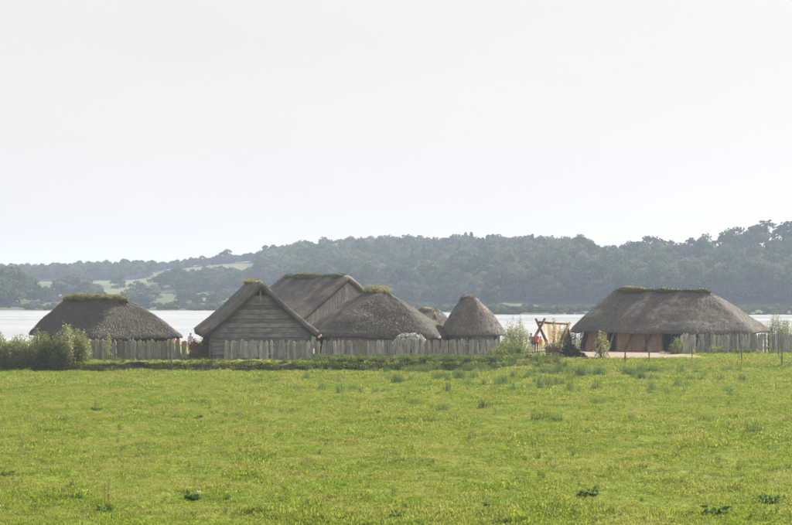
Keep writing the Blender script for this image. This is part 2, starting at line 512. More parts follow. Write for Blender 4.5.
def scatter(name, pts, rz, sc, idx, temps, label=None, cat=None, tilt=.12):
    me = bpy.data.meshes.new(name)
    me.vertices.add(len(pts)); me.vertices.foreach_set('co', np.asarray(pts, np.float32).ravel())
    for an, dat, ty in (('rz', rz, 'FLOAT'), ('sc', sc, 'FLOAT'), ('pick', idx, 'INT')):
        at = me.attributes.new(an, ty, 'POINT'); at.data.foreach_set('value', np.asarray(dat, np.int32 if ty == 'INT' else np.float32))
    rot = np.stack([rng.normal(0, tilt, len(pts)), rng.normal(0, tilt, len(pts)), np.asarray(rz)], 1)
    at = me.attributes.new('rot', 'FLOAT_VECTOR', 'POINT'); at.data.foreach_set('vector', rot.astype(np.float32).ravel())
    o = bpy.data.objects.new(name, me); COL.objects.link(o)
    ng = bpy.data.node_groups.new(name + '_scatter', 'GeometryNodeTree')
    ng.interface.new_socket('Geometry', in_out='INPUT', socket_type='NodeSocketGeometry')
    ng.interface.new_socket('Geometry', in_out='OUTPUT', socket_type='NodeSocketGeometry')
    gi = ng.nodes.new('NodeGroupInput'); go = ng.nodes.new('NodeGroupOutput')
    iop = ng.nodes.new('GeometryNodeInstanceOnPoints')
    jn = ng.nodes.new('GeometryNodeJoinGeometry')
    for t in reversed(temps):
        oi = ng.nodes.new('GeometryNodeObjectInfo'); oi.inputs['Object'].default_value = t; oi.inputs['As Instance'].default_value = True
        ng.links.new(oi.outputs['Geometry'], jn.inputs[0])
    def attr(nm, ty):
        a = ng.nodes.new('GeometryNodeInputNamedAttribute'); a.data_type = ty; a.inputs['Name'].default_value = nm
        return a.outputs['Attribute']
    ng.links.new(gi.outputs[0], iop.inputs['Points']); ng.links.new(jn.outputs[0], iop.inputs['Instance'])
    iop.inputs['Pick Instance'].default_value = True
    ng.links.new(attr('pick', 'INT'), iop.inputs['Instance Index'])
    ng.links.new(attr('rot', 'FLOAT_VECTOR'), iop.inputs['Rotation']); ng.links.new(attr('sc', 'FLOAT'), iop.inputs['Scale'])
    ng.links.new(iop.outputs[0], go.inputs[0])
    md = o.modifiers.new('scatter', 'NODES'); md.node_group = ng
    tag(o, label, cat, kind='stuff')
    return o

# ------------------------------------------------------------------ thatched roofs
def resample_closed(Pts, n):
    Pts = np.vstack([Pts, Pts[:1]])
    d = np.r_[0, np.cumsum(np.linalg.norm(np.diff(Pts[:, :3], axis=0), axis=1))]
    s = np.linspace(0, d[-1], n, endpoint=False)
    return np.stack([np.interp(s, d, Pts[:, k]) for k in range(Pts.shape[1])], 1)

def chaikin(Pts, it=2):
    for _ in range(it):
        nxt = np.roll(Pts, -1, 0)
        Pts = np.stack([Pts * .75 + nxt * .25, Pts * .25 + nxt * .75], 1).reshape(-1, Pts.shape[1])
    return Pts

def straw_quads(surf_p, surf_d, surf_n, seed):
    """loose straw lying down the slope, lower end lifted"""
    r = np.random.default_rng(seed)
    n = len(surf_p)
    d = surf_d + r.normal(0, .10, (n, 3)); d /= np.linalg.norm(d, axis=1)[:, None]
    s = np.cross(d, surf_n); s /= np.linalg.norm(s, axis=1)[:, None] + 1e-9
    L = r.uniform(.10, .24, n)[:, None]; W = r.uniform(.015, .038, n)[:, None]
    up = surf_n * r.uniform(.015, .058, n)[:, None]
    a = surf_p + surf_n * .005
    b = surf_p + d * L + up
    return np.stack([a - s * W * .5, a + s * W * .5, b + s * W * .4, b - s * W * .4], 1)

def hip_roof(parent, outline, r0, r1, flare=.25, it=2, nu=170, nt=30, thick=.36, per_m2=95, seed=0):
    """outline: (x, y, z, s) corners of the eave, s = where along the ridge the thatch above meets it"""
    o = resample_closed(chaikin(np.array(outline, float), it), nu)
    r0, r1 = np.array(r0, float), np.array(r1, float)
    rid = r0 + (r1 - r0) * np.clip(o[:, 3:4], 0, 1)
    rows = []
    def at(t):
        p = o[:, :3] + (rid - o[:, :3]) * t
        g = (1 - flare) * t + flare * t * t if flare >= 0 else 1 - (1 - t) ** (1 - flare)
        p[:, 2] = o[:, 2] + (rid[:, 2] - o[:, 2]) * g
        return p
    a = at(.3); a[:, 2] -= thick + .15; rows.append(a)
    a = at(.03); a[:, 2] -= thick; rows.append(a)
    a = at(0.0); a[:, 2] -= thick * .75; rows.append(a)
    for t in np.linspace(0, 1, nt):
        a = at(t)
        if t == 0: a[:, 2] -= thick * .25
        rows.append(a)
    G = np.array(rows)                                        # rows x nu x 3
    u = np.arange(nu)[None, :]; tt = np.arange(len(rows))[:, None]
    dis = .09 * vnoise(u / 11.0 + 0 * tt, tt / 6.0 + 0 * u, seed) + .035 * vnoise(u / 2.3 + 0 * tt, tt / 1.5 + 0 * u, seed + 3)
    G[1:-2, :, 2] += dis[1:-2]
    nr = len(rows)
    i = (np.arange(nr - 1)[:, None] * nu + np.arange(nu)[None, :]).ravel()
    j = (np.arange(nr - 1)[:, None] * nu + (np.arange(nu)[None, :] + 1) % nu).ravel()
    F = np.stack([i, j, j + nu, i + nu], 1)
    # loose straw
    S = G[3:]
    r = np.random.default_rng(seed + 50)
    A = S[:-1]; B = np.roll(S, -1, 1)[:-1]; C = S[1:]
    nrm = np.cross(B - A, C - A); area = np.linalg.norm(nrm, axis=2); 
    p = area.ravel() / area.sum(); cnt = int(area.sum() * per_m2)
    k = r.choice(p.size, cnt, p=p); ki, kj = k // nu, k % nu
    fu, ft = r.uniform(0, 1, cnt)[:, None], r.uniform(0, 1, cnt)[:, None]
    a, b, c = A[ki, kj], B[ki, kj], C[ki, kj]
    pos = a + (b - a) * fu + (c - a) * ft
    nn = nrm[ki, kj] / (area[ki, kj][:, None] + 1e-9)
    nn = np.where(nn[:, 2:3] < 0, -nn, nn)
    dd = a - c; dd /= np.linalg.norm(dd, axis=1)[:, None] + 1e-9
    Q = straw_quads(pos, dd, nn, seed + 51)
    V = np.concatenate([G.reshape(-1, 3), Q.reshape(-1, 3)])
    F = np.concatenate([F, nr * nu + np.arange(cnt * 4).reshape(-1, 4)])
    ob = obj('thatched_roof', V, F, M['thatch'], parent, False)
    me = ob.data
    sm = np.zeros(len(me.polygons), bool); sm[:(nr - 1) * nu] = True
    me.polygons.foreach_set('use_smooth', sm)
    return ob, o

def gable_roof(parent, half_sec, axis_pts, thick=.5, nlen=40, flare=.12, per_m2=95, seed=0):
    """half_sec: (half width, eave z, ridge z) ; axis_pts: two ridge end points (x, y) ; symmetric thick thatch"""
    hw, ze, zr = half_sec
    a, b = np.array(axis_pts[0], float), np.array(axis_pts[1], float)
    ax = (b - a) / np.linalg.norm(b - a); la = np.array([ax[1], -ax[0]])
    m = 22
    tv = np.linspace(-1, 1, 2 * m + 1)
    w_out = tv * hw
    h = 1 - np.abs(tv); g = (1 - flare) * h + flare * h * h
    z_out = ze + (zr - ze) * g - .05 * np.exp(-(tv / .03) ** 2)
    w_in = tv * (hw - .1); z_in = z_out - thick * (1 + .15 * np.exp(-(tv / .2) ** 2)) - .02
    wo = np.r_[w_out, w_in[::-1]]; zo = np.r_[z_out, z_in[::-1]]
    K = len(wo)
    L = np.linspace(0, 1, nlen)
    G = np.zeros((nlen, K, 3))
    for q, l in enumerate(L):
        c = a + (b - a) * l
        G[q, :, 0] = c[0] + la[0] * wo; G[q, :, 1] = c[1] + la[1] * wo; G[q, :, 2] = zo
    u = np.arange(nlen)[:, None]; k = np.arange(K)[None, :]
    G[..., 2] += .05 * vnoise(u / 4.0 + 0 * k, k / 3.0 + 0 * u, seed) + .02 * vnoise(u / 1.2 + 0 * k, k / 1.2 + 0 * u, seed + 1)
    G[0, :, 0] += .06 * vnoise(k[0] / 1.5, 0 * k[0], seed + 4) * ax[0]; G[0, :, 1] += .06 * vnoise(k[0] / 1.5, 0 * k[0], seed + 4) * ax[1]
    i = (np.arange(nlen - 1)[:, None] * K + np.arange(K)[None, :]).ravel()
    j = (np.arange(nlen - 1)[:, None] * K + (np.arange(K)[None, :] + 1) % K).ravel()
    F = [np.stack([i, j, j + K, i + K], 1)]
    h = K // 2
    for q in (0, nlen - 1):
        e = np.arange(h - 1)
        f = np.stack([q * K + e, q * K + e + 1, q * K + K - 2 - e, q * K + K - 1 - e], 1)
        F.append(f if q else f[:, ::-1])
    F = np.concatenate(F); nf = len(F)
    S = G[:, :2 * m + 1]
    A, B, C = S[:-1, :-1], S[1:, :-1], S[:-1, 1:]
    nrm = np.cross(B - A, C - A); area = np.linalg.norm(nrm, axis=2)
    r = np.random.default_rng(seed + 9)
    cnt = int(area.sum() * per_m2); kk = r.choice(area.size, cnt, p=area.ravel() / area.sum())
    ki, kj = np.unravel_index(kk, area.shape)
    pos = A[ki, kj] + (B[ki, kj] - A[ki, kj]) * r.uniform(0, 1, cnt)[:, None] + (C[ki, kj] - A[ki, kj]) * r.uniform(0, 1, cnt)[:, None]
    nn = nrm[ki, kj] / area[ki, kj][:, None]; nn = np.where(nn[:, 2:3] < 0, -nn, nn)
    dd = C[ki, kj] - A[ki, kj]; dd = np.where(dd[:, 2:3] > 0, -dd, dd); dd /= np.linalg.norm(dd, axis=1)[:, None]
    Q = straw_quads(pos, dd, nn, seed + 10)
    V = np.concatenate([G.reshape(-1, 3), Q.reshape(-1, 3)])
    F = np.concatenate([F, nlen * K + np.arange(cnt * 4).reshape(-1, 4)])
    return obj('thatched_roof', V, F, M['thatch'], parent, False)

def ridge_cap(parent, pts, hw=.75, hh=.45, drop=.2, grass=260, gh=(.12, .35), seed=0, mat='turf', name='ridge_turf'):
    """turf laid along the ridge, with grass sprouting from it"""
    pts = np.array(pts, float)
    d = np.r_[0, np.cumsum(np.linalg.norm(np.diff(pts, axis=0), axis=1))]
    n = max(8, int(d[-1] / .28)); s = np.linspace(0, d[-1], n)
    c = np.stack([np.interp(s, d, pts[:, k]) for k in range(3)], 1)
    t = np.gradient(c, axis=0); t /= np.linalg.norm(t, axis=1)[:, None]
    side = np.cross(t, (0, 0, 1)); side /= np.linalg.norm(side, axis=1)[:, None]
    K = 14
    an = np.linspace(0, 2 * np.pi, K, endpoint=False)
    e = np.minimum(1, .35 + .65 * np.minimum(np.arange(n), n - 1 - np.arange(n)) / 4.0) if n > 10 else np.minimum(1, .5 + .5 * np.minimum(np.arange(n), n - 1 - np.arange(n)) / 2.0)
    u = np.arange(n)[:, None]; k = np.arange(K)[None, :]
    rr = 1 + .32 * vnoise(u / 3.1 + 0 * k, k / 3.0 + 0 * u, seed) + .22 * vnoise(u * .9 + 0 * k, k * .9 + 0 * u, seed + 2)
    e = e * (1 + .45 * vnoise(np.arange(n) / 3.3, 0 * e, seed + 8) + .2 * vnoise(np.arange(n) / 1.1, 0 * e, seed + 9))
    G = (c[:, None] + side[:, None] * (np.sin(an)[None, :, None] * hw * (e[:, None, None]) * rr[..., None])
         + np.array([0, 0, 1.0]) * ((np.cos(an)[None, :, None] * hh * e[:, None, None]) * rr[..., None] - drop))
    i = (np.arange(n - 1)[:, None] * K + np.arange(K)[None, :]).ravel()
    j = (np.arange(n - 1)[:, None] * K + (np.arange(K)[None, :] + 1) % K).ravel()
    F = [tuple(f) for f in np.stack([i, j, j + K, i + K], 1)] + [tuple(range(K))[::-1], tuple((n - 1) * K + q for q in range(K))]
    cap = obj(name, G.reshape(-1, 3), F, M[mat], parent, True)
    r = np.random.default_rng(seed + 5)
    V, Fb = blades(grass, .01, gh[0] * .5, gh[1], .035, 1.6, seed)
    V = V * np.repeat(.45 + .75 * (vnoise(np.arange(grass) * 7.7, np.arange(grass) * 3.1, seed) * .5 + .5), 6)[:, None]
    V = V.reshape(grass, 6, 3)
    qi = r.integers(0, n, grass); qa = r.normal(0, .9, grass)
    base = c[qi] + side[qi] * (np.sin(qa) * hw * .97 * e[qi])[:, None] + np.array([0, 0, 1.0]) * (np.cos(qa) * hh * .97 * e[qi] - drop - .02)[:, None]
    lean = side[qi] * (np.sin(qa) * 1.1)[:, None]
    hgt = V[:, :, 2:3]
    V = V + base[:, None] + lean[:, None] * hgt
    tag(obj('ridge_grass', V.reshape(-1, 3), Fb, M['dry_grass'], cap), kind='stuff')
    return cap

def ring_wall(parent, outline, inset, z0, thick=.2, mat=None, name='wall', raise_top=.6, gaps=(), base_r0=None):
    """a wall standing under the eaves, inset towards the roof's middle"""
    c = outline[:, :2].mean(0)
    o = c + (outline[:, :2] - c) * inset
    o2 = c + (outline[:, :2] - c) * (inset - .03)
    zt = outline[:, 2] + raise_top - .36
    n = len(o)
    V = [(*o[i], z0) for i in range(n)] + [(*o[i], zt[i]) for i in range(n)] + [(*o2[i], z0) for i in range(n)] + [(*o2[i], zt[i]) for i in range(n)]
    F = []
    for i in range(n):
        j = (i + 1) % n
        if i in gaps: continue
        F += [(i, j, n + j, n + i), (2 * n + j, 2 * n + i, 3 * n + i, 3 * n + j), (n + i, n + j, 3 * n + j, 3 * n + i)]
    return obj(name, V, F, mat, parent)

# ------------------------------------------------------------------ the houses
YARD = 0.6
def dense_corners(cs, f=.3):
    cs = np.array(cs, float); out = []
    for i in range(len(cs)):
        a, b = cs[i], cs[(i + 1) % len(cs)]
        out += [a, a + (b - a) * f, a + (b - a) * (1 - f)]
    return np.array(out)
def E(px, D, py, s):
    p = P(px, py, D); return (p[0], p[1], p[2] + .12, s)

# low broad house at the left
h = thing('thatched_house', (*XY(104, 134.5), YARD), 'low thatched house with grassy ridge behind the shrubs at the left', 'house')
ol = dense_corners([E(25, 136.5, 333, 0), E(87, 126.8, 338, 1), E(187, 132.3, 336.5, 1), E(122, 142, 332, 0)], .22)
r0, r1 = P(69, 297.5, 139.0), P(122, 298, 131.0)
_, eo = hip_roof(h, ol, r0, r1, -.26, 2, seed=1)
ridge_cap(h, [r0 + (r0 - r1) * .05 + (0, 0, -.12), r0, r1, r1 + (r1 - r0) * .05 + (0, 0, -.15)], .75, .3, .08, 2600, (.12, .34), 1)
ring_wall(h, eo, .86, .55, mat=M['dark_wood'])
for px, D in ((178, 132.2), (94, 128.3)):
    MB().tube([(*XY(px, D), .5), (*XY(px, D), 2.55)], .13, 8, .1).build('post', M['dark_wood'], h)

# gabled house with horizontal boards
def gable_house(label, ax0, ax1, hw, ze, zr, thick, flare, vertical, seed, setback, wall_half, side_top):
    h = thing('gabled_thatched_house', (*((np.array(ax0) + np.array(ax1)) / 2), YARD), label, 'house')
    gable_roof(h, (hw, ze, zr), (ax0, ax1), thick, 40, flare, seed=seed)
    a, b = np.array(ax0, float), np.array(ax1, float)
    ax = (b - a) / np.linalg.norm(b - a); la = np.array([ax[1], -ax[0]])
    ang = math.atan2(la[1], la[0])
    front = a + ax * setback
    def under(w):                                             # underside of the thatch at lateral offset w
        t = 1 - abs(w) / hw
        return ze + (zr - ze) * ((1 - flare) * t + flare * t * t) - thick - .10
    def half_at(z):
        lo, hi = 0., hw
        for _ in range(30):
            m_ = (lo + hi) / 2
            if under(m_) > z: lo = m_
            else: hi = m_
        return lo
    if not vertical:
        z = .55; k = 0
        while z < zr - thick - 1.05:
            bh = random.uniform(.33, .44)
            w = min(wall_half, half_at(z + bh) + .18) - .02
            w2 = min(wall_half, half_at(z) + .12) - .02
            if w > .25:
                tz = bh - .02
                V = [(-w2, -.065, 0), (w2, -.065, 0), (w, -.012, tz), (-w, -.012, tz), (-w2, .03, 0), (w2, .03, 0), (w, .03, tz), (-w, .03, tz)]
                me = new_mesh('gable_board', V, [(0, 1, 2, 3), (5, 4, 7, 6), (1, 5, 6, 2), (4, 0, 3, 7), (3, 2, 6, 7), (4, 5, 1, 0)])
                link('gable_board', me, M['gable_board'], h, (front[0] + ax[0] * random.uniform(0, .02), front[1], z), rot=(0, random.uniform(-.004, .004), ang))
            z += bh; k += 1
        for s in (-1, 1):                                     # corner posts and the little frame in the open gable top
            p = front + la * s * (wall_half + .08) - ax * .05
            MB().tube([(*p, .5), (*p, under(wall_half) + .3)], .14, 8, .1).build('corner_post', M['brown_wood'], h)
            p0 = front + la * s * .62 - ax * .08; p1 = front + la * s * .05 - ax * .08
            MB().tube([(*p0, under(.62) - .02), (*p1, under(0) - .12)], .07, 6).build('gable_rafter', M['dark_wood'], h)
        MB().tube([(*(front - ax * .1), under(0) - 1.2), (*(front - ax * .1), under(0) + .05)], .075, 6).build('king_post', M['grey_board'], h)
    else:
        w = -wall_half
        while w < wall_half:
            bw = random.uniform(.30, .48)
            w1, w2 = w + .012, w + bw - .012
            pr = random.uniform(0, .035)
            V = []
            for y_ in (-pr - .02, .05):
                V += [(w1, y_, 0), (w2, y_, 0), (w2, y_, under(w2) - .5 + .08), (w1, y_, under(w1) - .5 + .08)]
            me = new_mesh('gable_plank', V, [(0, 1, 2, 3), (5, 4, 7, 6), (1, 5, 6, 2), (4, 0, 3, 7), (3, 2, 6, 7), (4, 5, 1, 0)])
            link('gable_plank', me, M['gable_plank'], h, (front[0], front[1], .5), rot=(0, 0, ang))
            w += bw
    for sgn in (-1, 1):                                       # added timbers, their dark colour standing in for shade on the thatch ends
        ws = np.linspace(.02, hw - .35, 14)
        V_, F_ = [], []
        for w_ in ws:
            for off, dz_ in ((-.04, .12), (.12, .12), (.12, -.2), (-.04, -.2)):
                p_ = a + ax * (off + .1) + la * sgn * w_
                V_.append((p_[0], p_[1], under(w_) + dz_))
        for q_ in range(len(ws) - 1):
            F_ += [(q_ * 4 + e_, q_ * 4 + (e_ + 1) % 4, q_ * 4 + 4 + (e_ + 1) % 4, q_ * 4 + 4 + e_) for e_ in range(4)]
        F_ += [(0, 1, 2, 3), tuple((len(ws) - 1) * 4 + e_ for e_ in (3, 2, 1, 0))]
        obj('verge_shade_strip', V_, F_, M['dark_wood'], h)
    back = b - ax * setback
    mb = MB()
    for s in (-1, 1):
        p = front + la * s * (wall_half - .1) + ax * .15; q = back + la * s * (wall_half - .1)
        c = (p + q) / 2
        MB().box((c[0], c[1], (.5 + side_top) / 2), (.14, np.linalg.norm(q - p), side_top - .5), math.atan2(ax[1], ax[0]) - math.pi / 2).build('side_wall', M['dark_wood'], h)
    q = back
    V = [(*(q - la * wall_half), .5), (*(q + la * wall_half), .5), (*(q + la * wall_half), under(wall_half)), (*q, under(0)), (*(q - la * wall_half), under(wall_half))]
    V += [(*(np.array(v[:2]) - ax * .12), v[2]) for v in V]
    obj('back_wall', V, [(4, 3, 2, 1, 0), (5, 6, 7, 8, 9)] + [(i, (i + 1) % 5, 5 + (i + 1) % 5, 5 + i) for i in range(5)], M['dark_wood'], h)
    return h, ax, la, front

ax0, ax1 = np.array(XY(261, 127.2)), np.array(XY(247.5, 139))
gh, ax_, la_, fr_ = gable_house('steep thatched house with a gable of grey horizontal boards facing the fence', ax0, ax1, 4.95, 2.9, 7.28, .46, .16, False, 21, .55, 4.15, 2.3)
ridge_cap(gh, [(*(ax0 + (ax1 - ax0) * .35), 7.1), (*(ax0 + (ax1 - ax0) * .98), 7.15)], .34, .16, .06, 420, (.12, .6), 2)

ax0, ax1 = np.array(XY(349, 152)), np.array(XY(283.5, 160.5))
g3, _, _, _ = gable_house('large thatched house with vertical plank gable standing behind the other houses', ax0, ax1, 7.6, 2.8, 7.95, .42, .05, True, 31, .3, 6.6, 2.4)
ridge_cap(g3, [(*(ax0 + (ax1 - ax0) * .06), 7.72), (*(ax0 + (ax1 - ax0) * .99), 7.7)], .5, .28, -.02, 2600, (.1, .32), 3)

# broad hipped house in the middle
h = thing('thatched_house', (*XY(378, 134), YARD), 'broad hipped thatched house with clay wall in the middle of the village', 'house')
ol = dense_corners([E(304, 137.5, 331, 0), E(319, 127.2, 336, 1), E(436, 127.8, 337, 1), E(451, 132.5, 335, .8), E(440, 140.5, 332, 0)], .25)
r0, r1 = P(370, 289.8, 137.8), P(384, 290.5, 131.6)
_, eo = hip_roof(h, ol, r0, r1, -.22, 2, seed=41)
ridge_cap(h, [r0, r0 + (r1 - r0) * .5, r1 + (.1, -.15, -.12)], .8, .3, .1, 1800, (.12, .45), 4)
ring_wall(h, eo, .86, .55, mat=M['clay'])

# small roof at the back
h = thing('thatched_house', (*XY(432, 151), YARD), 'small thatched hut whose mossy top peeks out between two larger roofs', 'house')
cs = []
cx, cy = XY(432, 151)
for k in range(8):
    a = k * math.pi / 4 - math.pi / 2
    cs.append((cx + 2.7 * math.cos(a), cy + 2.7 * math.sin(a), 2.6, .5 + .5 * math.cos(a)))
r0, r1 = P(421, 307.5, 151), P(437, 309, 151)
_, eo = hip_roof(h, cs, r0, r1, -.36, 2, 110, 20, seed=51)
ridge_cap(h, [r0, r1], .6, .26, .2, 300, (.1, .28), 5, 'thatch', 'ridge_roll')
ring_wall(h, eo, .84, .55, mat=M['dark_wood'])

# round hut with plank wall
h = thing('thatched_house', (*XY(473, 133), YARD), 'small steep thatched hut with vertical plank wall beside the willow bush', 'house')
cs = []
cx, cy = XY(473.2, 133)
for k in range(12):
    a = k * math.pi / 6 - math.pi / 2
    cs.append((cx + 3.02 * math.cos(a), cy + 3.02 * math.sin(a), 2.72, .5 - .5 * math.sin(a)))
r0, r1 = P(463, 294.5, 133.8), P(473, 295, 132.5)
_, eo = hip_roof(h, cs, r0, r1, -.46, 2, 130, 26, seed=61)
ridge_cap(h, [r0, r1 + (r1 - r0) * .1 + (0, 0, -.1)], .5, .2, .3, 90, (.2, .4), 6, 'thatch', 'ridge_roll')
MB().box((cx, cy, 1.4), (3.0, 3.0, 1.7)).build('inner_wall', M['dark_wood'], h)
pm = MB().box((0, 0, 1.03), (.42, .07, 2.06)).mesh('wall_plank')
pm.materials.append(M['gable_plank'])
NPL = 34
for k in range(NPL):
    a = k * 2 * math.pi / NPL
    link('wall_plank', pm, None, h, (cx + 2.32 * math.cos(a), cy + 2.32 * math.sin(a), .52), rz=a + math.pi / 2 + random.uniform(-.05, .05))
for k in range(6):
    a = k * math.pi / 3 + .35
    MB().tube([(cx + 2.46 * math.cos(a), cy + 2.46 * math.sin(a), .5), (cx + 2.46 * math.cos(a), cy + 2.46 * math.sin(a), 2.75)], .1, 7, .1).build('post', M['dark_wood'], h)

# long house at the right
h = thing('thatched_longhouse', (*XY(650, 146), YARD), 'long hipped thatched house with red-brown board front at the right', 'house')
ol = dense_corners([E(571, 143, 331, 0), E(689, 139.3, 333.5, 1), E(752, 141, 333, 1), E(772, 146, 331, 1), E(742, 151.5, 331, 1), E(600, 152.5, 330, 0), E(571, 149, 330, 0)], .25)
r0, r1 = P(618, 289.8, 146.4), P(705, 290.5, 144.2)
_, eo = hip_roof(h, ol, r0, r1, -.16, 2, 220, 32, seed=71)
ridge_cap(h, [r0 + (-.4, 0, -.15), r0, r1, r1 + (.5, -.1, -.2)], .62, .3, .04, 3200, (.08, .28), 7)
c = eo[:, :2].mean(0); inn = c + (eo[:, :2] - c) * .86
pxs = 396 + FPX * inn[:, 0] / inn[:, 1]
gaps = [i for i in range(len(inn)) if inn[i, 1] < 144.6 and 580 < pxs[i] < 676]
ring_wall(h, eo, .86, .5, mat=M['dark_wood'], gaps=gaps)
wa, wb = np.array(XY(583, 144.2)), np.array(XY(676, 141.0))
def on_wall(px, off=0.0):
    lo, hi = 0., 1.
    for _ in range(30):
        m_ = (lo + hi) / 2; p = wa + (wb - wa) * m_
        if 396 + FPX * p[0] / p[1] < px: lo = m_
        else: hi = m_
    d = (wb - wa) / np.linalg.norm(wb - wa)
    return wa + (wb - wa) * lo + np.array([d[1], -d[0]]) * off
wang = math.atan2(wb[1] - wa[1], wb[0] - wa[0])
for p0, p1 in ((585.5, 597), (597, 608), (616.5, 631), (631, 646), (646, 662.5)):
    a, b = on_wall(p0), on_wall(p1)
    L = np.linalg.norm(b - a); nb = max(2, int(L / .42))
    panel = MB().box((0, .03, 1.08), (L - .02, .05, 2.16)).mesh('wall_panel')
    panel.materials.append(M['dark_wood'])
    po = link('wall_panel', panel, None, h, (*((a + b) / 2), .55), rz=wang)
    for q in range(nb):
        bw = L / nb
        bm_ = MB().box((0, 0, 1.08), (bw - .015, .04, 2.15)).mesh('board'); bm_.materials.append(M['wall_board'])
        c2 = a + (b - a) * (q + .5) / nb
        bo = bpy.data.objects.new('board', bm_); COL.objects.link(bo); bo.parent = po
        bo.location = (-L / 2 + (q + .5) * bw, -.02 - random.uniform(0, .015), .0)
for px in (584.5, 608.3, 616.2, 646, 662.8, 671.5):
    p = on_wall(px, .02)
    MB().tube([(*p, .5), (*p, 2.85)], .1, 8, .1).build('post', M['dark_wood'] if px < 600 else M['brown_wood'], h)
for px, w_, mat, sl in ((588, .21, 'dark_wood', -.55), (615, .09, 'pale_wood', -.5), (634, .1, 'brown_wood', -.75), (653, .1, 'brown_wood', -.85)):
    p = on_wall(px, .06); d = (wb - wa) / np.linalg.norm(wb - wa); q = on_wall(px, .85) + d * sl
    MB().tube([(*q, .5), (*p, 2.62)], w_, 8, .1).build('brace', M[mat], h)
p0, p1 = on_wall(584, .05), on_wall(676, .05)
MB().tube([(*p0, 2.62), (*p1, 2.62)], .1, 7).build('wall_plate', M['dark_wood'], h)

# ------------------------------------------------------------------ fences of upright boards
def board_variants(n=9, hgt=1.75):
    out = []
    for k in range(n):
        w = random.uniform(.2, .33); t = .045
        top = [hgt + random.uniform(-.11, .07) for _ in range(3)]
        if k % 3 == 0: top[1] += .1
        V, F = [], []
        zs = [-.25, hgt * .35, hgt * .7]
        for z in zs:
            dx = random.uniform(-.02, .02); dy = random.uniform(-.012, .012); ww = w * random.uniform(.93, 1.05) / 2
            V += [(-ww + dx, -t / 2 + dy, z), (ww + dx, -t / 2 + dy, z), (ww + dx, t / 2 + dy, z), (-ww + dx, t / 2 + dy, z)]
        for i in range(2):
            for a in range(4):
                b = (a + 1) % 4
                F.append((i * 4 + a, i * 4 + b, i * 4 + 4 + b, i * 4 + 4 + a))
        n0 = len(V)
        for y_ in (-t / 2, t / 2):
            V += [(-w / 2, y_, top[0] - .1), (-w * .05, y_, top[1]), (w / 2, y_, top[2] - .06)]
        F += [(8, 9, n0 + 2, n0 + 1, n0), (11, 8, n0, n0 + 3), (10, 11, n0 + 3, n0 + 4, n0 + 5), (9, 10, n0 + 5, n0 + 2), (n0, n0 + 1, n0 + 4, n0 + 3), (n0 + 1, n0 + 2, n0 + 5, n0 + 4)]
        out.append(new_mesh('board', V, F))
    return out

def board_fence(label, path, mats, hgt, gap_p=.1, seed=0, dark_posts=()):
    random.seed(seed)
    pts = np.array([XY(px, D) for px, D in path])
    base = pts.mean(0)
    f = thing('board_fence', (base[0], base[1], YARD - .1), label, 'fence')
    var = []
    for m_ in mats:
        for me in board_variants(9, hgt):
            me.materials.append(m_); var.append(me)
    d = np.r_[0, np.cumsum(np.linalg.norm(np.diff(pts, axis=0), axis=1))]
    s = 0.0
    while s < d[-1]:
        x, y = np.interp(s, d, pts[:, 0]), np.interp(s, d, pts[:, 1])
        x2, y2 = np.interp(s + .1, d, pts[:, 0]), np.interp(s + .1, d, pts[:, 1])
        if s + .1 > d[-1]: x2, y2 = x + (pts[-1] - pts[-2])[0], y + (pts[-1] - pts[-2])[1]
        if random.random() > gap_p:
            lean = .03 if random.random() < .8 else .09
            link('board', random.choice(var), None, f, (x, y + random.uniform(-.03, .03), gz(x, y) - .02),
                 rot=(random.gauss(0, .03), random.gauss(0, lean), math.atan2(y2 - y, x2 - x) + random.gauss(0, .1)), scale=(1, 1, random.uniform(.95, 1.04)))
        s += random.uniform(.2, .285)
    for zz in (.55, 1.3):
        mb = MB(); q = []
        for k in np.linspace(0, d[-1], max(3, int(d[-1] / 1.5))):
            x, y = np.interp(k, d, pts[:, 0]), np.interp(k, d, pts[:, 1])
            q.append((x, y + .09, gz(x, y) + zz + random.uniform(-.03, .03)))
        mb.tube(q, .05, 6, .1).build('rail', M['grey_board'], f)
    for k in np.arange(.4, d[-1], 2.6):
        x, y = np.interp(k, d, pts[:, 0]), np.interp(k, d, pts[:, 1])
        MB().tube([(x, y + .2, gz(x, y) - .2), (x, y + .2, gz(x, y) + hgt * .92)], .075, 7, .1).build('post', M['brown_wood'], f)
    return f
board_fence('mossy upright board fence in front of the leftmost thatched house', [(70, 125.5), (120, 124.2), (187.5, 123.2)], [M['green_board'], M['green_board'], M['grey_board']], 1.72, .07, 3)
board_fence('long grey upright board fence below the middle houses', [(225.5, 123), (330, 123.4), (372, 124.3), (440, 125), (497, 126.2)], [M['grey_board']], 1.72, .06, 4)
board_fence('weathered grey board fence running right from the long house', [(681, 138.6), (720, 138.0), (760, 138.4), (815, 139.2)], [M['grey_board']], 1.85, .02, 8)
random.seed(99)

# ------------------------------------------------------------------ far trees and woods
M['far_leaf'] = leaf_mat('broad_leaves', [(.15, (.022, .038, .014)), (.5, (.052, .076, .026)), (.85, (.11, .127, .046))], .25, plant=.7)
M['pale_leaf'] = leaf_mat('pale_leaves', [(.15, (.045, .065, .027)), (.5, (.085, .105, .043)), (.85, (.15, .158, .07))], .25, plant=.7)
M['conifer'] = leaf_mat('conifer_needles', [(.1, (.016, .032, .016)), (.6, (.032, .055, .024)), (.9, (.055, .08, .035))], .2)

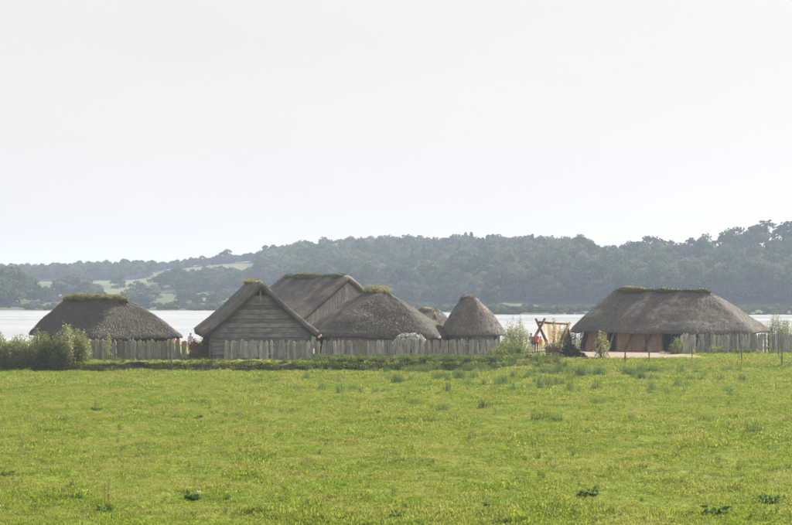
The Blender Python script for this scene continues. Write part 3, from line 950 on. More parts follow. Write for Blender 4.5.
def crown_mesh(name, H, Rx, base, n, lobes, leaf, seed, mat, squash=.8):
    """a broadleaf crown: many leaf clumps on uneven lobes, gaps between"""
    r = np.random.default_rng(seed)
    cz = (H + base) / 2; rz = (H - base) / 2
    L = []
    for k in range(lobes):
        a = r.uniform(0, 2 * np.pi); e = np.arcsin(r.uniform(-.75, 1)); q = r.uniform(.45, .8)
        c = np.array([np.cos(a) * np.cos(e) * Rx * q, np.sin(a) * np.cos(e) * Rx * q, cz + np.sin(e) * rz * q])
        L.append((c, r.uniform(.26, .45) * Rx))
    L.append((np.array([0, 0, cz]), Rx * .55))
    Q = []
    per = n // len(L)
    for c, rad in L:
        d = r.normal(0, 1, (per, 3)); d /= np.linalg.norm(d, axis=1)[:, None]
        d[:, 2] = np.where(d[:, 2] < -.3, -d[:, 2] * .6, d[:, 2])
        rr = rad * (.55 + .5 * np.sqrt(r.uniform(0, 1, per)))
        rr *= 1 + .18 * np.sin(d[:, 0] * 7 + seed) * np.sin(d[:, 1] * 6) 
        p = c + d * rr[:, None] * np.array([1, 1, squash])
        Q.append(leaves(p, np.cross(d, r.normal(0, 1, (per, 3))), leaf, leaf * .8, seed + len(Q)))
    return quad_mesh(name, np.concatenate(Q), mat)

def conifer_mesh(name, H, Rx, n, seed):
    r = np.random.default_rng(seed)
    z = H * (.10 + .9 * r.uniform(0, 1, n))
    rad = Rx * (1 - z / H) ** 1.0 * (.5 + .5 * r.uniform(0, 1, n)) * (1 + .25 * np.sin(z * 5.5)) + .1
    a = r.uniform(0, 2 * np.pi, n)
    p = np.stack([rad * np.cos(a), rad * np.sin(a), z], 1)
    d = np.stack([np.cos(a), np.sin(a), -.35 + 0 * a], 1)
    return quad_mesh(name, leaves(p, d * (1.2 - z / H)[:, None], .75, .4, seed), M['conifer'])

def trunk_mesh(name, H, Rx, seed):
    random.seed(seed)
    mb = MB()
    mb.tube([(0, 0, -.6), (.05, 0, H * .2), (random.uniform(-.2, .2), random.uniform(-.2, .2), H * .45), (random.uniform(-.4, .4), random.uniform(-.4, .4), H * .8)], [H * .028, H * .021, H * .015, H * .005], 7)
    for k in range(6):
        a = random.uniform(0, 6.28); z0 = H * random.uniform(.22, .5)
        mb.tube([(0, 0, z0), (math.cos(a) * Rx * .4, math.sin(a) * Rx * .4, z0 + H * .14), (math.cos(a) * Rx * .75, math.sin(a) * Rx * .75, z0 + H * .24)], [H * .012, H * .008, H * .003], 5)
    me = mb.mesh(name); me.materials.append(M['bark'])
    return me

CROWNS = []
for k, (H, Rx, base, lob) in enumerate(((10, 4.2, .6, 17), (10, 3.6, .2, 15), (10, 4.6, 1.2, 19), (10, 3.6, .0, 15), (10, 4.4, .2, 19))):
    CROWNS.append((crown_mesh('crown', H, Rx, base, 2600, lob, .62, 200 + k, M['far_leaf'] if k != 3 else M['pale_leaf']), trunk_mesh('trunk', H, Rx, 300 + k)))
BUSH = [crown_mesh('bush', 3, 2.4, -.4, 900, 9, .45, 240 + k, M['pale_leaf'] if k == 0 else M['far_leaf']) for k in range(2)]
CON = [conifer_mesh('conifer', 10, 3.0, 1300, 260 + k) for k in range(2)]

def far_tree(px, D, H, wid, label, group, kind=None, sink=.2):
    x, y = XY(px, D); z = gz(x, y)
    k = random.randrange(len(CROWNS)) if kind is None else kind
    t = thing('broadleaf_tree', (x, y, z - .2 - sink * H), label, 'tree', group, random.uniform(0, 6.28))
    s = H * (1 + sink) / 10
    for nm, me in zip(('crown', 'trunk'), CROWNS[k]):
        o = bpy.data.objects.new(nm, me); COL.objects.link(o); o.parent = t
        o.scale = (s * wid, s * wid, s)
    return t

random.seed(5)
ordn = ['first', 'second', 'third', 'fourth', 'fifth', 'sixth', 'seventh', 'eighth', 'ninth', 'tenth', 'eleventh', 'twelfth', 'thirteenth', 'fourteenth',
        'fifteenth', 'sixteenth', 'seventeenth', 'eighteenth', 'nineteenth', 'twentieth', 'twenty-first', 'twenty-second', 'twenty-third', 'twenty-fourth', 'twenty-fifth', 'twenty-sixth']
# the row of tall trees on the right skyline, sky showing between their trunks
row = [(583, 668, 12.5, 1.1), (604, 664, 12, 1.1), (627, 650, 13, 1.0), (648, 645, 15.5, 1.25), (672, 648, 12.5, .85), (689, 645, 12.5, .95), (709, 640, 14, 1.0), (737, 634, 17, 1.1), (768, 630, 18.5, 1.2), (794, 628, 17, 1.15)]
for i, (px, D, H, w) in enumerate(row):
    far_tree(px, D, H, w, f'tall round-crowned tree on the right skyline, {ordn[i]} of its row from the left', 'trees on the right skyline', [0, 2, 4, 2, 1, 0, 4, 2, 4, 0][i], .04)
# hedgerow trees along the left skyline
lp = [22, 31, 40, 49, 58, 68, 80, 95, 110, 125, 138, 147, 156, 165, 175, 184, 193, 205, 214, 223, 232, 241, 252, 263, 275, 287]
for i, px in enumerate(lp):
    D = float(np.interp(px, RIDGE[:, 0], RIDGE[:, 1])) - random.uniform(4, 22)
    far_tree(px + random.uniform(-2, 2), D, random.uniform(7, 10.5) * (.72 if px > 142 else 1) * (1.4 if px in (223, 263) else 1), random.uniform(1.0, 1.4), f'small dark hedgerow tree on the left skyline, {ordn[i]} from the left edge', 'hedgerow trees on the left skyline', None, .32)
# groves on the left shore
for i, (px, D, H) in enumerate(((-8, 560, 15), (8, 575, 16), (20, 590, 14), (31, 600, 10), (2, 600, 16))):
    far_tree(px, D, H, 1.15, f'big leafy tree on the far shore at the left edge, {ordn[i]} of that grove', 'trees at the left edge of the far shore')
for i, (px, D, H) in enumerate(((46, 640, 8), (57, 650, 9.5), (68, 660, 12), (78, 655, 12.5), (89, 660, 11), (97, 650, 8))):
    far_tree(px, D, H, 1.2, f'tree in the small wood above the leftmost thatched roof, {ordn[i]} from its left end', 'trees of the small wood on the left slope')
for i, (px, D, H) in enumerate(((104, 620, 6), (118, 760, 8), (136, 700, 7), (152, 640, 8), (163, 720, 10), (173, 735, 11), (115, 590, 5), (143, 585, 5), (195, 590, 5), (178, 580, 4))):
    far_tree(px, D, H, 1.3, f'lone field tree between the small wood and the gabled house, {ordn[i]} of ten', 'lone trees in the left fields')
# pale rounded crowns along the right shore wood
for i, (px, D, H) in enumerate(((499, 588, 9), (512, 560, 6.5), (531, 590, 10), (556, 575, 12), (575, 570, 13), (612, 560, 11), (640, 566, 14), (668, 560, 12), (690, 565, 13), (724, 555, 11), (757, 560, 14), (785, 556, 12))):
    far_tree(px, D, H, 1.25, f'rounded tree at the front of the right shore wood, {ordn[i]} from the left', 'front trees of the right shore wood', 3 if i in (0, 1, 4, 7) else None)

# the woods that read as one mass
def fill(px0, px1, d0, d1, n):
    """n points spread evenly over a patch of hillside"""
    px = rng.uniform(px0, px1, n); D = np.sqrt(rng.uniform(d0 ** 2, d1 ** 2, n))
    return np.stack([px, D], 1)
tp, th = [], []
def wood(px0, px1, f0, f1, n, h0, h1):
    """f0..f1: share of the way from shore to ridge"""
    px = rng.uniform(px0, px1, n)
    sh = np.interp(px, SHORE[:, 0], SHORE[:, 1]) + 90; dr = np.interp(px, RIDGE[:, 0], RIDGE[:, 1])
    f = rng.uniform(f0, f1, n)
    D = sh + (dr - sh) * f
    tp.append(np.stack([(px - 396) * D / FPX, D], 1)); th.append(rng.uniform(h0, h1, n))
wood(300, 480, .12, 1.0, 520, 6.5, 15.5)
wood(455, 590, .12, 1.02, 440, 7.5, 16)
wood(575, 815, .10, .72, 400, 7, 13.5)
wood(262, 312, .25, .95, 130, 8, 12)
wood(-40, 152, .76, 1.0, 260, 7, 10)
wood(140, 305, .945, .99, 300, 2.5, 5.5)
wood(176, 266, .26, .46, 140, 5, 8)
wood(262, 300, .5, .9, 60, 6, 9)
wood(-30, 26, .05, .3, 40, 10, 14)
wood(120, 300, -.02, .10, 40, 3.5, 6)
wood(300, 500, .0, .10, 70, 5, 9)
wood(500, 800, .10, .25, 80, 8, 12)
tp, th = np.concatenate(tp), np.concatenate(th)
pts = np.column_stack([tp, ground(tp[:, 0], tp[:, 1]) - .16 * th])
px = 396 + FPX * pts[:, 0] / pts[:, 1]
con = (px > 410) & (px < 545) & (pts[:, 1] > 700) & (rng.uniform(0, 1, len(px)) < .4)
temps = [template('woodland_crown', c[0]) for c in CROWNS] + [template('woodland_conifer', c) for c in CON]
idx = np.where(con, 5 + rng.integers(0, 2, len(px)), rng.choice([0, 1, 2, 3, 4, 0, 1, 3, 4], len(px)))
scatter('woodland', pts, rng.uniform(0, 6.28, len(px)), th / 10 * np.where(con, 1.2, 1.25), idx, temps, 'dense hazy woodland covering the hill across the lake', 'woodland', .03)
# low scrub and reeds at the far shore
n = 1100
px = np.concatenate([rng.uniform(-20, 300, 350), rng.uniform(300, 500, 250), rng.uniform(490, 800, 500)])
D = np.interp(px, SHORE[:, 0], SHORE[:, 1]) + np.where(rng.uniform(0, 1, n) < .35, rng.uniform(-4, 8, n), rng.uniform(4, 90, n))
pts = np.stack([(px - 396) * D / FPX, D], 1); pts = np.column_stack([pts, ground(pts[:, 0], pts[:, 1]) - .3])
scatter('shore_scrub', pts, rng.uniform(0, 6.28, n), rng.uniform(.25, .75, n), rng.integers(0, 2, n), [template('scrub_bush', b) for b in BUSH], 'low scrub along the far lake shore', 'scrub', .05)

# ------------------------------------------------------------------ meadow grass
M['grass'] = leaf_mat('meadow_grass', [(.05, (.06, .112, .012)), (.4, (.158, .222, .022)), (.75, (.262, .315, .042)), (.97, (.46, .44, .17))], .5, .5, (.33, .295, .085), .35)
M['weed'] = leaf_mat('weeds', [(.1, (.05, .085, .02)), (.5, (.10, .145, .035)), (.9, (.19, .21, .06))], .45)
M['rush'] = leaf_mat('rushes', [(.1, (.05, .10, .03)), (.5, (.10, .16, .045)), (.9, (.20, .23, .075))], .35)
M['dry'] = leaf_mat('dry_grass', [(.1, (.16, .14, .05)), (.5, (.28, .24, .11)), (.9, (.38, .32, .18))], .4)

def clump(n, rad, h0, h1, w, lean, seed, mat):
    V, F = blades(n, rad, h0, h1, w, lean, seed)
    me = new_mesh('clump', V, F); me.materials.append(mat)
    return template('grass_clump', me)
gt = [clump(44, .27, .03, .085, .018, 1.6, 500 + k, M['grass']) for k in range(5)] + [clump(36, .22, .05, .13, .017, 1.4, 510 + k, M['grass']) for k in range(2)] + [clump(18, .22, .04, .11, .012, 1.5, 520, M['dry'])]
def meadow_points(n, y0, y1, power):
    u = rng.uniform(0, 1, n)
    y = (y0 ** power + u * (y1 ** power - y0 ** power)) ** (1 / power)
    x = rng.uniform(-1, 1, n) * (.284 * y + 1.5)
    return x, y
x, y = meadow_points(100000, 38, 119.6, 1.75)
keep = ~((y > 119) & (x < 9))
x, y = x[keep], y[keep]
patch = vnoise(x / 2.6, y / 3.6, 31) + .8 * vnoise(x / .9, y / 1.1, 32)
dryp = vnoise(x / 6, y / 9, 33) + .4 * vnoise(x / 2, y / 2, 34)
sc = np.clip(rng.uniform(.7, 1.25, len(x)) * (1 + .4 * np.maximum(patch, -.6)), .6, 2.0) * (1 + .35 * sstep((y - 60) / 60))
u = rng.uniform(0, 1, len(x))
idx = np.where(u < .03 + .10 * np.clip(dryp, 0, 1), 7, np.where((patch > .55) & (u > .4), rng.integers(5, 7, len(x)), rng.integers(0, 5, len(x))))
scatter('meadow_grass', np.stack([x, y, ground(x, y) + .022], 1), rng.uniform(0, 6.28, len(x)), sc, idx, gt, 'short bright green grass of the grazed meadow', 'grass', .18)
# the sloping verge on the right and the strip between bank and fence
x = np.concatenate([rng.uniform(8, 42, 9000), rng.uniform(-34, 9, 5200), rng.uniform(20, 42, 3000)])
y = np.concatenate([rng.uniform(117, 128.2, 9000), rng.uniform(119.9, 124.5, 5200), rng.uniform(128, 138, 3000)])
keep = ~((y > 127.8) & (x < 26)) & ~((x > 12.5) & (x < 27) & (y > 127.6))
x, y = x[keep], y[keep]
zz = np.maximum(ground(x, y), np.where((x < 7) & (y < 121), .62, -9))
xb = rng.uniform(-34, 8.5, 3600); yb = rng.uniform(119.05, 119.75, 3600)
keep = vnoise(xb / 1.7, yb * 2, 61) + .6 * vnoise(xb / .5, yb * 4, 62) > -.25
xb, yb = xb[keep], yb[keep]
x = np.r_[x, xb]; y = np.r_[y, yb]; zz = np.r_[zz, np.clip((yb - 119.2) / .4, -.05, 1) * .6]
scatter('village_grass', np.stack([x, y, zz], 1), rng.uniform(0, 6.28, len(x)), rng.uniform(1.0, 2.0, len(x)), rng.integers(0, 8, len(x)), gt, 'longer grass on the bank and verge at the village edge', 'grass', .18)

# weeds and nettles at the foot of the fences, rushes at the wet edge of the meadow
def weed_mesh(h, n, seed, mat, leaf=.11, spread=.22):
    r = np.random.default_rng(seed); C, Dv = [], []
    for k in range(7):
        a = r.uniform(0, 6.28); b = np.array([math.cos(a), math.sin(a), 0]) * r.uniform(0, spread); l = np.array([math.cos(a), math.sin(a), 0]) * r.uniform(.05, .3) * h
        t = r.uniform(.05, 1, n // 7)
        C.append(b + l * t[:, None] + np.array([0, 0, h]) * t[:, None] + r.normal(0, .05, (n // 7, 3)))
        d = r.normal(0, 1, (n // 7, 3)); d[:, 2] = np.abs(d[:, 2]) * .4 - .1; Dv.append(d)
    return quad_mesh('weed', leaves(np.concatenate(C), np.concatenate(Dv), leaf, leaf * .5, seed, .5), mat)
wt = [template('weed', weed_mesh(.55, 150, 540 + k, M['weed'])) for k in range(3)] + [template('weed', weed_mesh(.4, 100, 550, M['dry']))]
xa = np.concatenate([rng.uniform(-33, 8, 900), rng.uniform(-6.5, 9, 420), rng.uniform(9, 14, 160), rng.uniform(24, 40, 90), rng.uniform(-17.5, -14, 70), rng.uniform(-24, 8, 260)])
ya = np.concatenate([rng.uniform(119.0, 120.3, 900), rng.uniform(119.4, 123.0, 420), rng.uniform(119.5, 127, 160), rng.uniform(135, 137.5, 90), rng.uniform(122, 131, 70), rng.uniform(121.6, 123.0, 260)])
za = np.where((ya > 119.55) & (xa < 8), np.maximum(ground(xa, ya), .55 - 5 * np.maximum(0, 119.7 - ya)), ground(xa, ya))
scatter('weeds', np.stack([xa, ya, za - .03], 1), rng.uniform(0, 6.28, len(xa)), rng.uniform(.35, 1.0, len(xa)) * np.where((xa > -6.5) & (ya > 119.4), 1.15, .7), rng.choice([0, 1, 2, 0, 1, 2, 3], len(xa)), wt, 'nettles and weeds along the bank and fence foot', 'weeds', .15)

rt = [clump(46, .22, .35, .75, .016, .45, 560 + k, M['rush']) for k in range(3)] + [clump(36, .24, .25, .5, .014, .7, 565, M['dry'])]
n = 2600
x = rng.uniform(-7, 27, n); y = 119 - 27 * rng.uniform(0, 1, n) ** 1.7
pxx = 396 + FPX * x / y
w = sstep((pxx - 330) / 120) * (1 - sstep((pxx - 600) / 110)) * sstep((y - 86) / 24) + .08
w *= .8 * sstep(vnoise(x / 1.8, y / 3.0, 41) * 1.6 + .25)
keep = rng.uniform(0, 1, n) < w
x, y = x[keep], y[keep]
scatter('rush_bed', np.stack([x, y, ground(x, y)], 1), rng.uniform(0, 6.28, len(x)), rng.uniform(.6, 1.35, len(x)), rng.choice([0, 1, 2, 0, 1, 2, 3], len(x)), rt, 'bluish green rushes along the wet meadow edge before the yard', 'rushes', .12)
n = 1500
x, y = meadow_points(n, 42, 118, 1.6)
scatter('meadow_tussocks', np.stack([x, y, ground(x, y)], 1), rng.uniform(0, 6.28, n), rng.uniform(.14, .42, n), rng.choice([0, 3, 3, 4, 4, 4, 4], n), rt + [wt[0]], 'small scattered tussocks and weeds in the meadow', 'tussocks', .12)

# separate rush clumps that stand out in the meadow
M['rush_dark'] = leaf_mat('dark_rushes', [(.1, (.04, .08, .02)), (.5, (.075, .125, .034)), (.9, (.16, .19, .06))], .35)
RC = []
for k in range(3):
    V, F = blades(130, .46, .2, .85, .014, .75, 580 + k); me = new_mesh('rush_clump', V, F); me.materials.append(M['rush_dark']); RC.append(me)
def ground_D(py): return EYE * FPX / (py - HORIZON)
rush = [(541, 421, 1.2, 'big rush clump right of the meadow middle, tallest of the open meadow'), (556, 424, .8, 'low rush clump touching the right side of the biggest clump'), (597, 404, 1.0, 'rush clump in the meadow below the staked sapling'),
        (485, 409, .9, 'rush clump in the meadow below the round hut'), (442, 411, .85, 'rush clump in the meadow below the gap between round hut and middle house'), (411, 404, .8, 'rush clump in the meadow below the pale heap'),
        (352, 391, .8, 'rush clump near the meadow edge below the middle house'), (755, 434, 1.0, 'dark rush clump at the right end of the meadow'), (704, 424, .9, 'brownish rush clump left of the dark one at the right'),
        (733, 399, .8, 'rush clump below the right board fence'), (382, 455, .5, 'short rush tuft in the middle of the open meadow'), (204, 404, .7, 'faint rush clump below the gabled house'), (630, 420, .6, 'thin rush tuft between the biggest clump and the right ones'), (301, 389, .7, 'rush clump near the meadow edge below the long grey fence')]
for px, py, s, lab in rush:
    D = ground_D(py); x, y = XY(px, D)
    o = link('rush_clump', random.choice(RC), None, None, (x, y, gz(x, y) - .02), random.uniform(0, 6.28), scale=(s, s, s * .85))
    tag(o, lab, 'rushes', 'rush clumps in the meadow')

# docks
M['dock_leaf'] = leaf_mat('dock_leaves', [(.1, (.075, .125, .025)), (.6, (.12, .18, .04)), (.95, (.2, .26, .07))], .45)
M['dock_seed'] = leaf_mat('dock_seed_stalks', [(.1, (.13, .08, .04)), (.6, (.22, .14, .07)), (.95, (.32, .24, .12))], .3)
M['pale_flower'] = leaf_mat('pale_blossom', [(.1, (.36, .37, .29)), (.9, (.5, .5, .42))], .3)
def dock(px, py, rad, stalk, label, pale=False, n=60):
    D = ground_D(py); x, y = XY(px, D); z = gz(x, y)
    t = thing('dock_plant', (x, y, z), label, 'plant', 'docks in the meadow', random.uniform(0, 6.28))
    r = np.random.default_rng(int(px * 7 + py))
    a = r.uniform(0, 6.28, n); e = r.uniform(.05, .6, n); rad = rad * 1.25; rr = rad * r.uniform(.2, .8, n); n2_ = n
    d = np.stack([np.cos(a) * np.cos(e), np.sin(a) * np.cos(e), np.sin(e)], 1)
    Q = leaves(d * rr[:, None] * .8 + np.array([0, 0, .03]), d, rad * .45, rad * .2, int(px), .6)
    l = bpy.data.objects.new('leaves', quad_mesh('leaves', Q, M['dock_leaf'])); COL.objects.link(l); l.parent = t
    if stalk:
        mb = MB(); C = []
        for k in range(3):
            b = Vector((r.uniform(-.12, .12), r.uniform(-.12, .12), 0)); top = b + Vector((r.uniform(-.15, .15), r.uniform(-.1, .1), stalk * r.uniform(.75, 1)))
            mb.tube([b, (b + top) / 2 + Vector((r.uniform(-.08, .08), 0, 0)), top + Vector((r.uniform(-.22, .22), 0, 0))], [.009, .007, .003], 5)
            top = top + Vector((0, 0, -.05))
            tt = r.uniform(.3, 1, 60) ** .8
            C.append(np.array(b) + (np.array(top) - np.array(b)) * tt[:, None] + r.normal(0, .045, (60, 3)))
        me = mb.mesh('stalk'); me.materials.append(M['dock_seed'])
        s = bpy.data.objects.new('stalk', me); COL.objects.link(s); s.parent = t
        C = np.concatenate(C)
        q = bpy.data.objects.new('seed_heads', quad_mesh('seed_heads', leaves(C, r.normal(0, 1, C.shape), .04, .02, 3), M['dock_seed'])); COL.objects.link(q); q.parent = t
    if pale:
        C = np.stack([r.uniform(-.26, .26, 26), r.uniform(-.1, .1, 26), r.uniform(.16, .27, 26)], 1); C = C[np.abs(C[:, 0]) > .1][:9]
        q = bpy.data.objects.new('pale_leaves', quad_mesh('pale_leaves', leaves(C, r.normal(0, 1, C.shape), .08, .05, 4), M['pale_flower'])); COL.objects.link(q); q.parent = t
    return t
dock(193, 497, .42, 0, 'dark leafy dock with pale white leaf tips in the left foreground', True, 90)
dock(105, 513, .38, 1.15, 'dock with a tall thin brown seed stalk in the left foreground', n=80)
dock(96, 411, .35, .75, 'dock with spreading reddish brown stalks at the left of the meadow')
for px, py, r_, lab in ((161, 413, .3, 'flat dark dock right of the brown-stalked one'), (69, 378, .5, 'wide flat dark weed near the bank at the left'), (590, 497, .45, 'dark leafy weed patch in the right foreground'),
                        (716, 514, .5, 'dark weed patch in the bottom right corner of the meadow'), (770, 500, .42, 'dark weed patch at the right edge of the foreground'), (397, 515, .35, 'dark weed patch at the bottom middle'), (8, 474, .3, 'dark weed at the left edge of the meadow'),
                        (200, 419, .26, 'small dark weed below the gabled house'), (489, 504, .3, 'dark weed left of the right foreground patch'), (770, 452, .35, 'dark green weed near the right edge, above the foreground patch'), (553, 514, .36, 'dark weed at the bottom, right of the middle')):
    dock(px, py, r_, 0, lab, n=70)

# ------------------------------------------------------------------ shrubs and saplings in and round the village
M['willow'] = leaf_mat('willow_leaves', [(.05, (.10, .12, .045)), (.5, (.21, .23, .095)), (.95, (.34, .34, .18))], .5)
M['green_shrub'] = leaf_mat('green_shrub_leaves', [(.05, (.06, .095, .022)), (.5, (.125, .165, .045)), (.95, (.22, .23, .075))], .45)
M['yellow_shrub'] = leaf_mat('yellowish_leaves', [(.05, (.13, .15, .04)), (.5, (.23, .24, .085)), (.95, (.36, .34, .15))], .45)
def shrub(px, D, H, rad, n_stem, n_leaf, mat, label, name='shrub', cat='shrub', leaf=.15, upright=.5, z=None, group=None, lift=.0, droop=0.0):
    x, y = XY(px, D); z = gz(x, y) if z is None else z
    seed = int(px * 13 + D * 7)
    r = np.random.default_rng(seed); random.seed(seed)
    t = thing(name, (x, y, z), label, cat, group)
    mb = MB(); C, Dv = [], []
    for k in range(n_stem):
        a = r.uniform(0, 6.28); q = rad * math.sqrt(r.uniform(0.02, 1))
        hh = H * (1 - .45 * (q / rad) ** 2) * r.uniform(.72, 1.05)
        b = np.array([math.cos(a) * q * (1 - upright), math.sin(a) * q * (1 - upright), -.1])
        e = np.array([math.cos(a) * q, math.sin(a) * q, hh])
        m_ = (b + e) / 2 + np.array([math.cos(a), math.sin(a), .3]) * .08 * H * (1 - upright)
        mb.tube([b, m_, e], [.022 + .004 * H, .014, .004], 4)
        m = n_leaf // n_stem
        tt = lift + (1 - lift) * r.uniform(.0, 1, m) ** .75
        p = np.where(tt[:, None] < .5, b + (m_ - b) * (tt * 2)[:, None], m_ + (e - m_) * (tt * 2 - 1)[:, None])
        sp = (.10 + .16 * rad) * (1.15 - tt * .75)
        p = p + r.normal(0, 1, (m, 3)) * sp[:, None]
        p[:, 2] = np.maximum(p[:, 2], .04)
        C.append(p); d = r.normal(0, .6, (m, 3)) + (e - b) / np.linalg.norm(e - b) * .6; d[:, 2] -= droop; Dv.append(d)
    me = mb.mesh('stems'); me.materials.append(M['twig'])
    s = bpy.data.objects.new('stems', me); COL.objects.link(s); s.parent = t
    l = bpy.data.objects.new('foliage', quad_mesh('foliage', leaves(np.concatenate(C), np.concatenate(Dv), leaf, leaf * .42, seed), M[mat])); COL.objects.link(l); l.parent = t
    return t
for i, (px, D, H, rad, m) in enumerate(((-6, 120.4, 2.8, 1.4, 'willow'), (8, 119.9, 3.0, 1.35, 'willow'), (23, 119.7, 3.1, 1.35, 'willow'), (40, 119.8, 3.3, 1.3, 'willow'), (54, 119.7, 2.9, 1.2, 'green_shrub'), (68, 120.0, 3.5, 1.2, 'willow'), (80, 120.6, 2.9, .9, 'willow'))):
    shrub(px, D, H, rad, 34, 5600, m, f'grey-green willow shrub before the leftmost house, {ordn[i]} from the left edge', group='willow shrubs at the left', upright=.5)
shrub(107, 122.3, 3.0, .35, 5, 420, 'willow', 'slender sapling in front of the mossy board fence', 'sapling', 'sapling', .14, .8, lift=.2)
shrub(516, 136.5, 3.7, 1.1, 34, 4200, 'willow', 'tall loose willow bush between the round hut and the pole frame', upright=.45)
shrub(508, 129.5, 1.7, 1.0, 24, 2600, 'green_shrub', 'low green shrub at the right foot of the round hut')
shrub(515, 128.0, 1.45, .9, 24, 2000, 'green_shrub', 'low green shrub in front of the tall willow bush')
shrub(498, 124.5, 1.2, .9, 20, 2000, 'green_shrub', 'low weedy shrub at the right end of the long grey fence')
shrub(555.5, 129.0, 4.1, .5, 7, 620, 'willow', 'thin young tree standing in front of the pole frame', 'sapling', 'sapling', .15, .85, lift=.25)
shrub(576, 147.5, 2.6, 1.5, 26, 3000, 'green_shrub', 'green bush behind the left corner of the long house')
shrub(561, 150, 2.5, 1.5, 26, 3000, 'green_shrub', 'green bush behind the pole frame, near the lake')
shrub(603, 127.2, 2.55, .55, 12, 1300, 'yellow_shrub', 'young yellowish tree held by wooden stakes before the long house', 'sapling', 'sapling', .15, .7, lift=.12)
shrub(677, 136.2, 1.5, .7, 18, 1700, 'yellow_shrub', 'small yellow-green bush at the left end of the right fence', leaf=.13)
shrub(776, 150, 3.7, 1.4, 26, 3200, 'willow', 'willow bush rising behind the right fence', upright=.45)
shrub(792, 149, 3.1, 1.3, 26, 3000, 'willow', 'willow bush at the right edge behind the fence', upright=.45)
shrub(199, 133, 1.7, 1.0, 18, 1900, 'green_shrub', 'green shrub in the fence gap, beside the wattle hurdle')
shrub(209, 132.5, 1.9, 1.1, 20, 2100, 'yellow_shrub', 'yellowish shrub in the middle of the fence gap')
shrub(221, 131.5, 1.75, .9, 20, 1900, 'green_shrub', 'green shrub at the left corner of the gabled house')
shrub(716, 136.6, .9, .8, 16, 900, 'yellow_shrub', 'low dry shrub leaning at the right fence', leaf=.1)

# ------------------------------------------------------------------ posts at the edge of the meadow
def solve_D(px, py):
    for D in np.arange(155, 40, -.1):
        x, y = XY(px, D)
        if HORIZON + (EYE - gz(x, y)) * FPX / D >= py: return D
    return 120
for px, t_, b_, lab in ((171.5, 352.5, 372, 'short grey stake standing before the turf bank at the left'), (649, 347, 362, 'fence post before the sand yard, leftmost of the right posts'), (692, 344, 360.5, 'fence post in the grass left of the right fence middle'),
                        (741.5, 348, 364, 'fence post in the grass below the right fence'), (778.5, 331, 356.5, 'tall thin post close to the right fence'), (781.8, 348, 366, 'rightmost fence post in the grass'), (625, 350, 363, 'faint low stake between the staked tree and the sand yard post')):
    D = solve_D(px, b_); x, y = XY(px, D); z = gz(x, y); h_ = (b_ - t_) * D / FPX
    me = MB().tube([(0, 0, -.3), (.01, 0, h_ * .5), (random.uniform(-.03, .03), 0, h_)], [.065, .06, .052], 7, .12).mesh('fence_post')
    tag(link('fence_post', me, M['iron'], None, (x, y, z)), lab, 'post', 'posts at the meadow edge')
for p0, p1, lab in (((592, 361.5), (601.5, 343), 'left slanting stake of the young yellowish tree'), ((612.5, 360), (601, 342), 'right slanting stake of the young yellowish tree')):
    D = 126.6; x0, y0 = XY(p0[0], D - .4); x1, y1 = XY(p1[0], D + .3)
    me = MB().tube([(x0, y0, gz(x0, y0) - .2), (x1, y1, EYE - (p1[1] - HORIZON) * D / FPX)], .045, 6).mesh('tree_stake')
    tag(link('tree_stake', me, M['pale_wood']), lab, 'stake', 'stakes of the young tree')

# ------------------------------------------------------------------ frame of crossed poles with a canvas
cl, cl_nt, cb, _o = nodes('canvas')
cb.inputs['Base Color'].default_value = (.62, .50, .39, 1); cb.inputs['Roughness'].default_value = .9
cb.inputs['Transmission Weight'].default_value = 0.0
tcn = N(cl_nt, 'ShaderNodeTexCoord')
cl_nt.links.new(ramp(cl_nt, noise(cl_nt, tcn.outputs['Object'], 1.5, 4), [(.3, (.55, .43, .33)), (.7, (.70, .58, .47))]), cb.inputs['Base Color'])
tf = thing('pole_frame', (*XY(552, 140), YARD), 'wooden frame of crossed poles with beige canvas near the visitors', 'frame')
def pole(p0, D0, p1, D1, r_):
    a, b = P(p0[0], p0[1], D0), P(p1[0], p1[1], D1)
    t = (a[2] - .45) / (a[2] - b[2]); b = a + (b - a) * t                     # run it down into the ground
    MB().tube([a, (a + b) / 2, b], [r_ * .85, r_, r_], 8, .08).build('pole', M['brown_wood'], tf, True)
pole((535.8, 318.5), 140.05, (549, 347), 139.6, .14)
pole((545.2, 318.3), 139.75, (529.5, 347), 139.4, .14)
pole((570.2, 322.5), 142, (560.5, 341), 141.0, .13)
pole((567.0, 322.5), 142.3, (571, 345), 145.2, .10)
a, b = P(539, 322.2, 139.9), P(570, 323.6, 142.15)
MB().tube([a, (a + b) / 2 - np.array([0, 0, .04]), b], .11, 8, .08).build('ridge_pole', M['brown_wood'], tf, True)
V, nu_, nv_ = [], 24, 14
c0, c1 = P(542.5, 323.4, 140.2), P(561, 324.2, 141.7)
d0, d1 = P(548.5, 343, 144.6), P(560, 343, 145.6)
for j in range(nv_):
    for i in range(nu_):
        u, v = i / (nu_ - 1), j / (nv_ - 1)
        p = (c0 + (c1 - c0) * u) * (1 - v) + (d0 + (d1 - d0) * u) * v
        p = p + np.array([0, 0, -.35 * math.sin(math.pi * v) * (1 + .3 * math.sin(6 * u)) + .05 * math.sin(19 * u + 3 * v)])
        V.append(p)
F = [(j * nu_ + i, j * nu_ + i + 1, (j + 1) * nu_ + i + 1, (j + 1) * nu_ + i) for j in range(nv_ - 1) for i in range(nu_ - 1)]
tr_ = N(cl_nt, 'ShaderNodeBsdfTranslucent'); tr_.inputs[0].default_value = (.60, .46, .35, 1)
mx_ = N(cl_nt, 'ShaderNodeMixShader'); mx_.inputs[0].default_value = .38
cl_nt.links.new(cb.outputs[0], mx_.inputs[1]); cl_nt.links.new(tr_.outputs[0], mx_.inputs[2]); cl_nt.links.new(mx_.outputs[0], _o.inputs[0])
cv = obj('canvas', V, F, cl, tf, True)

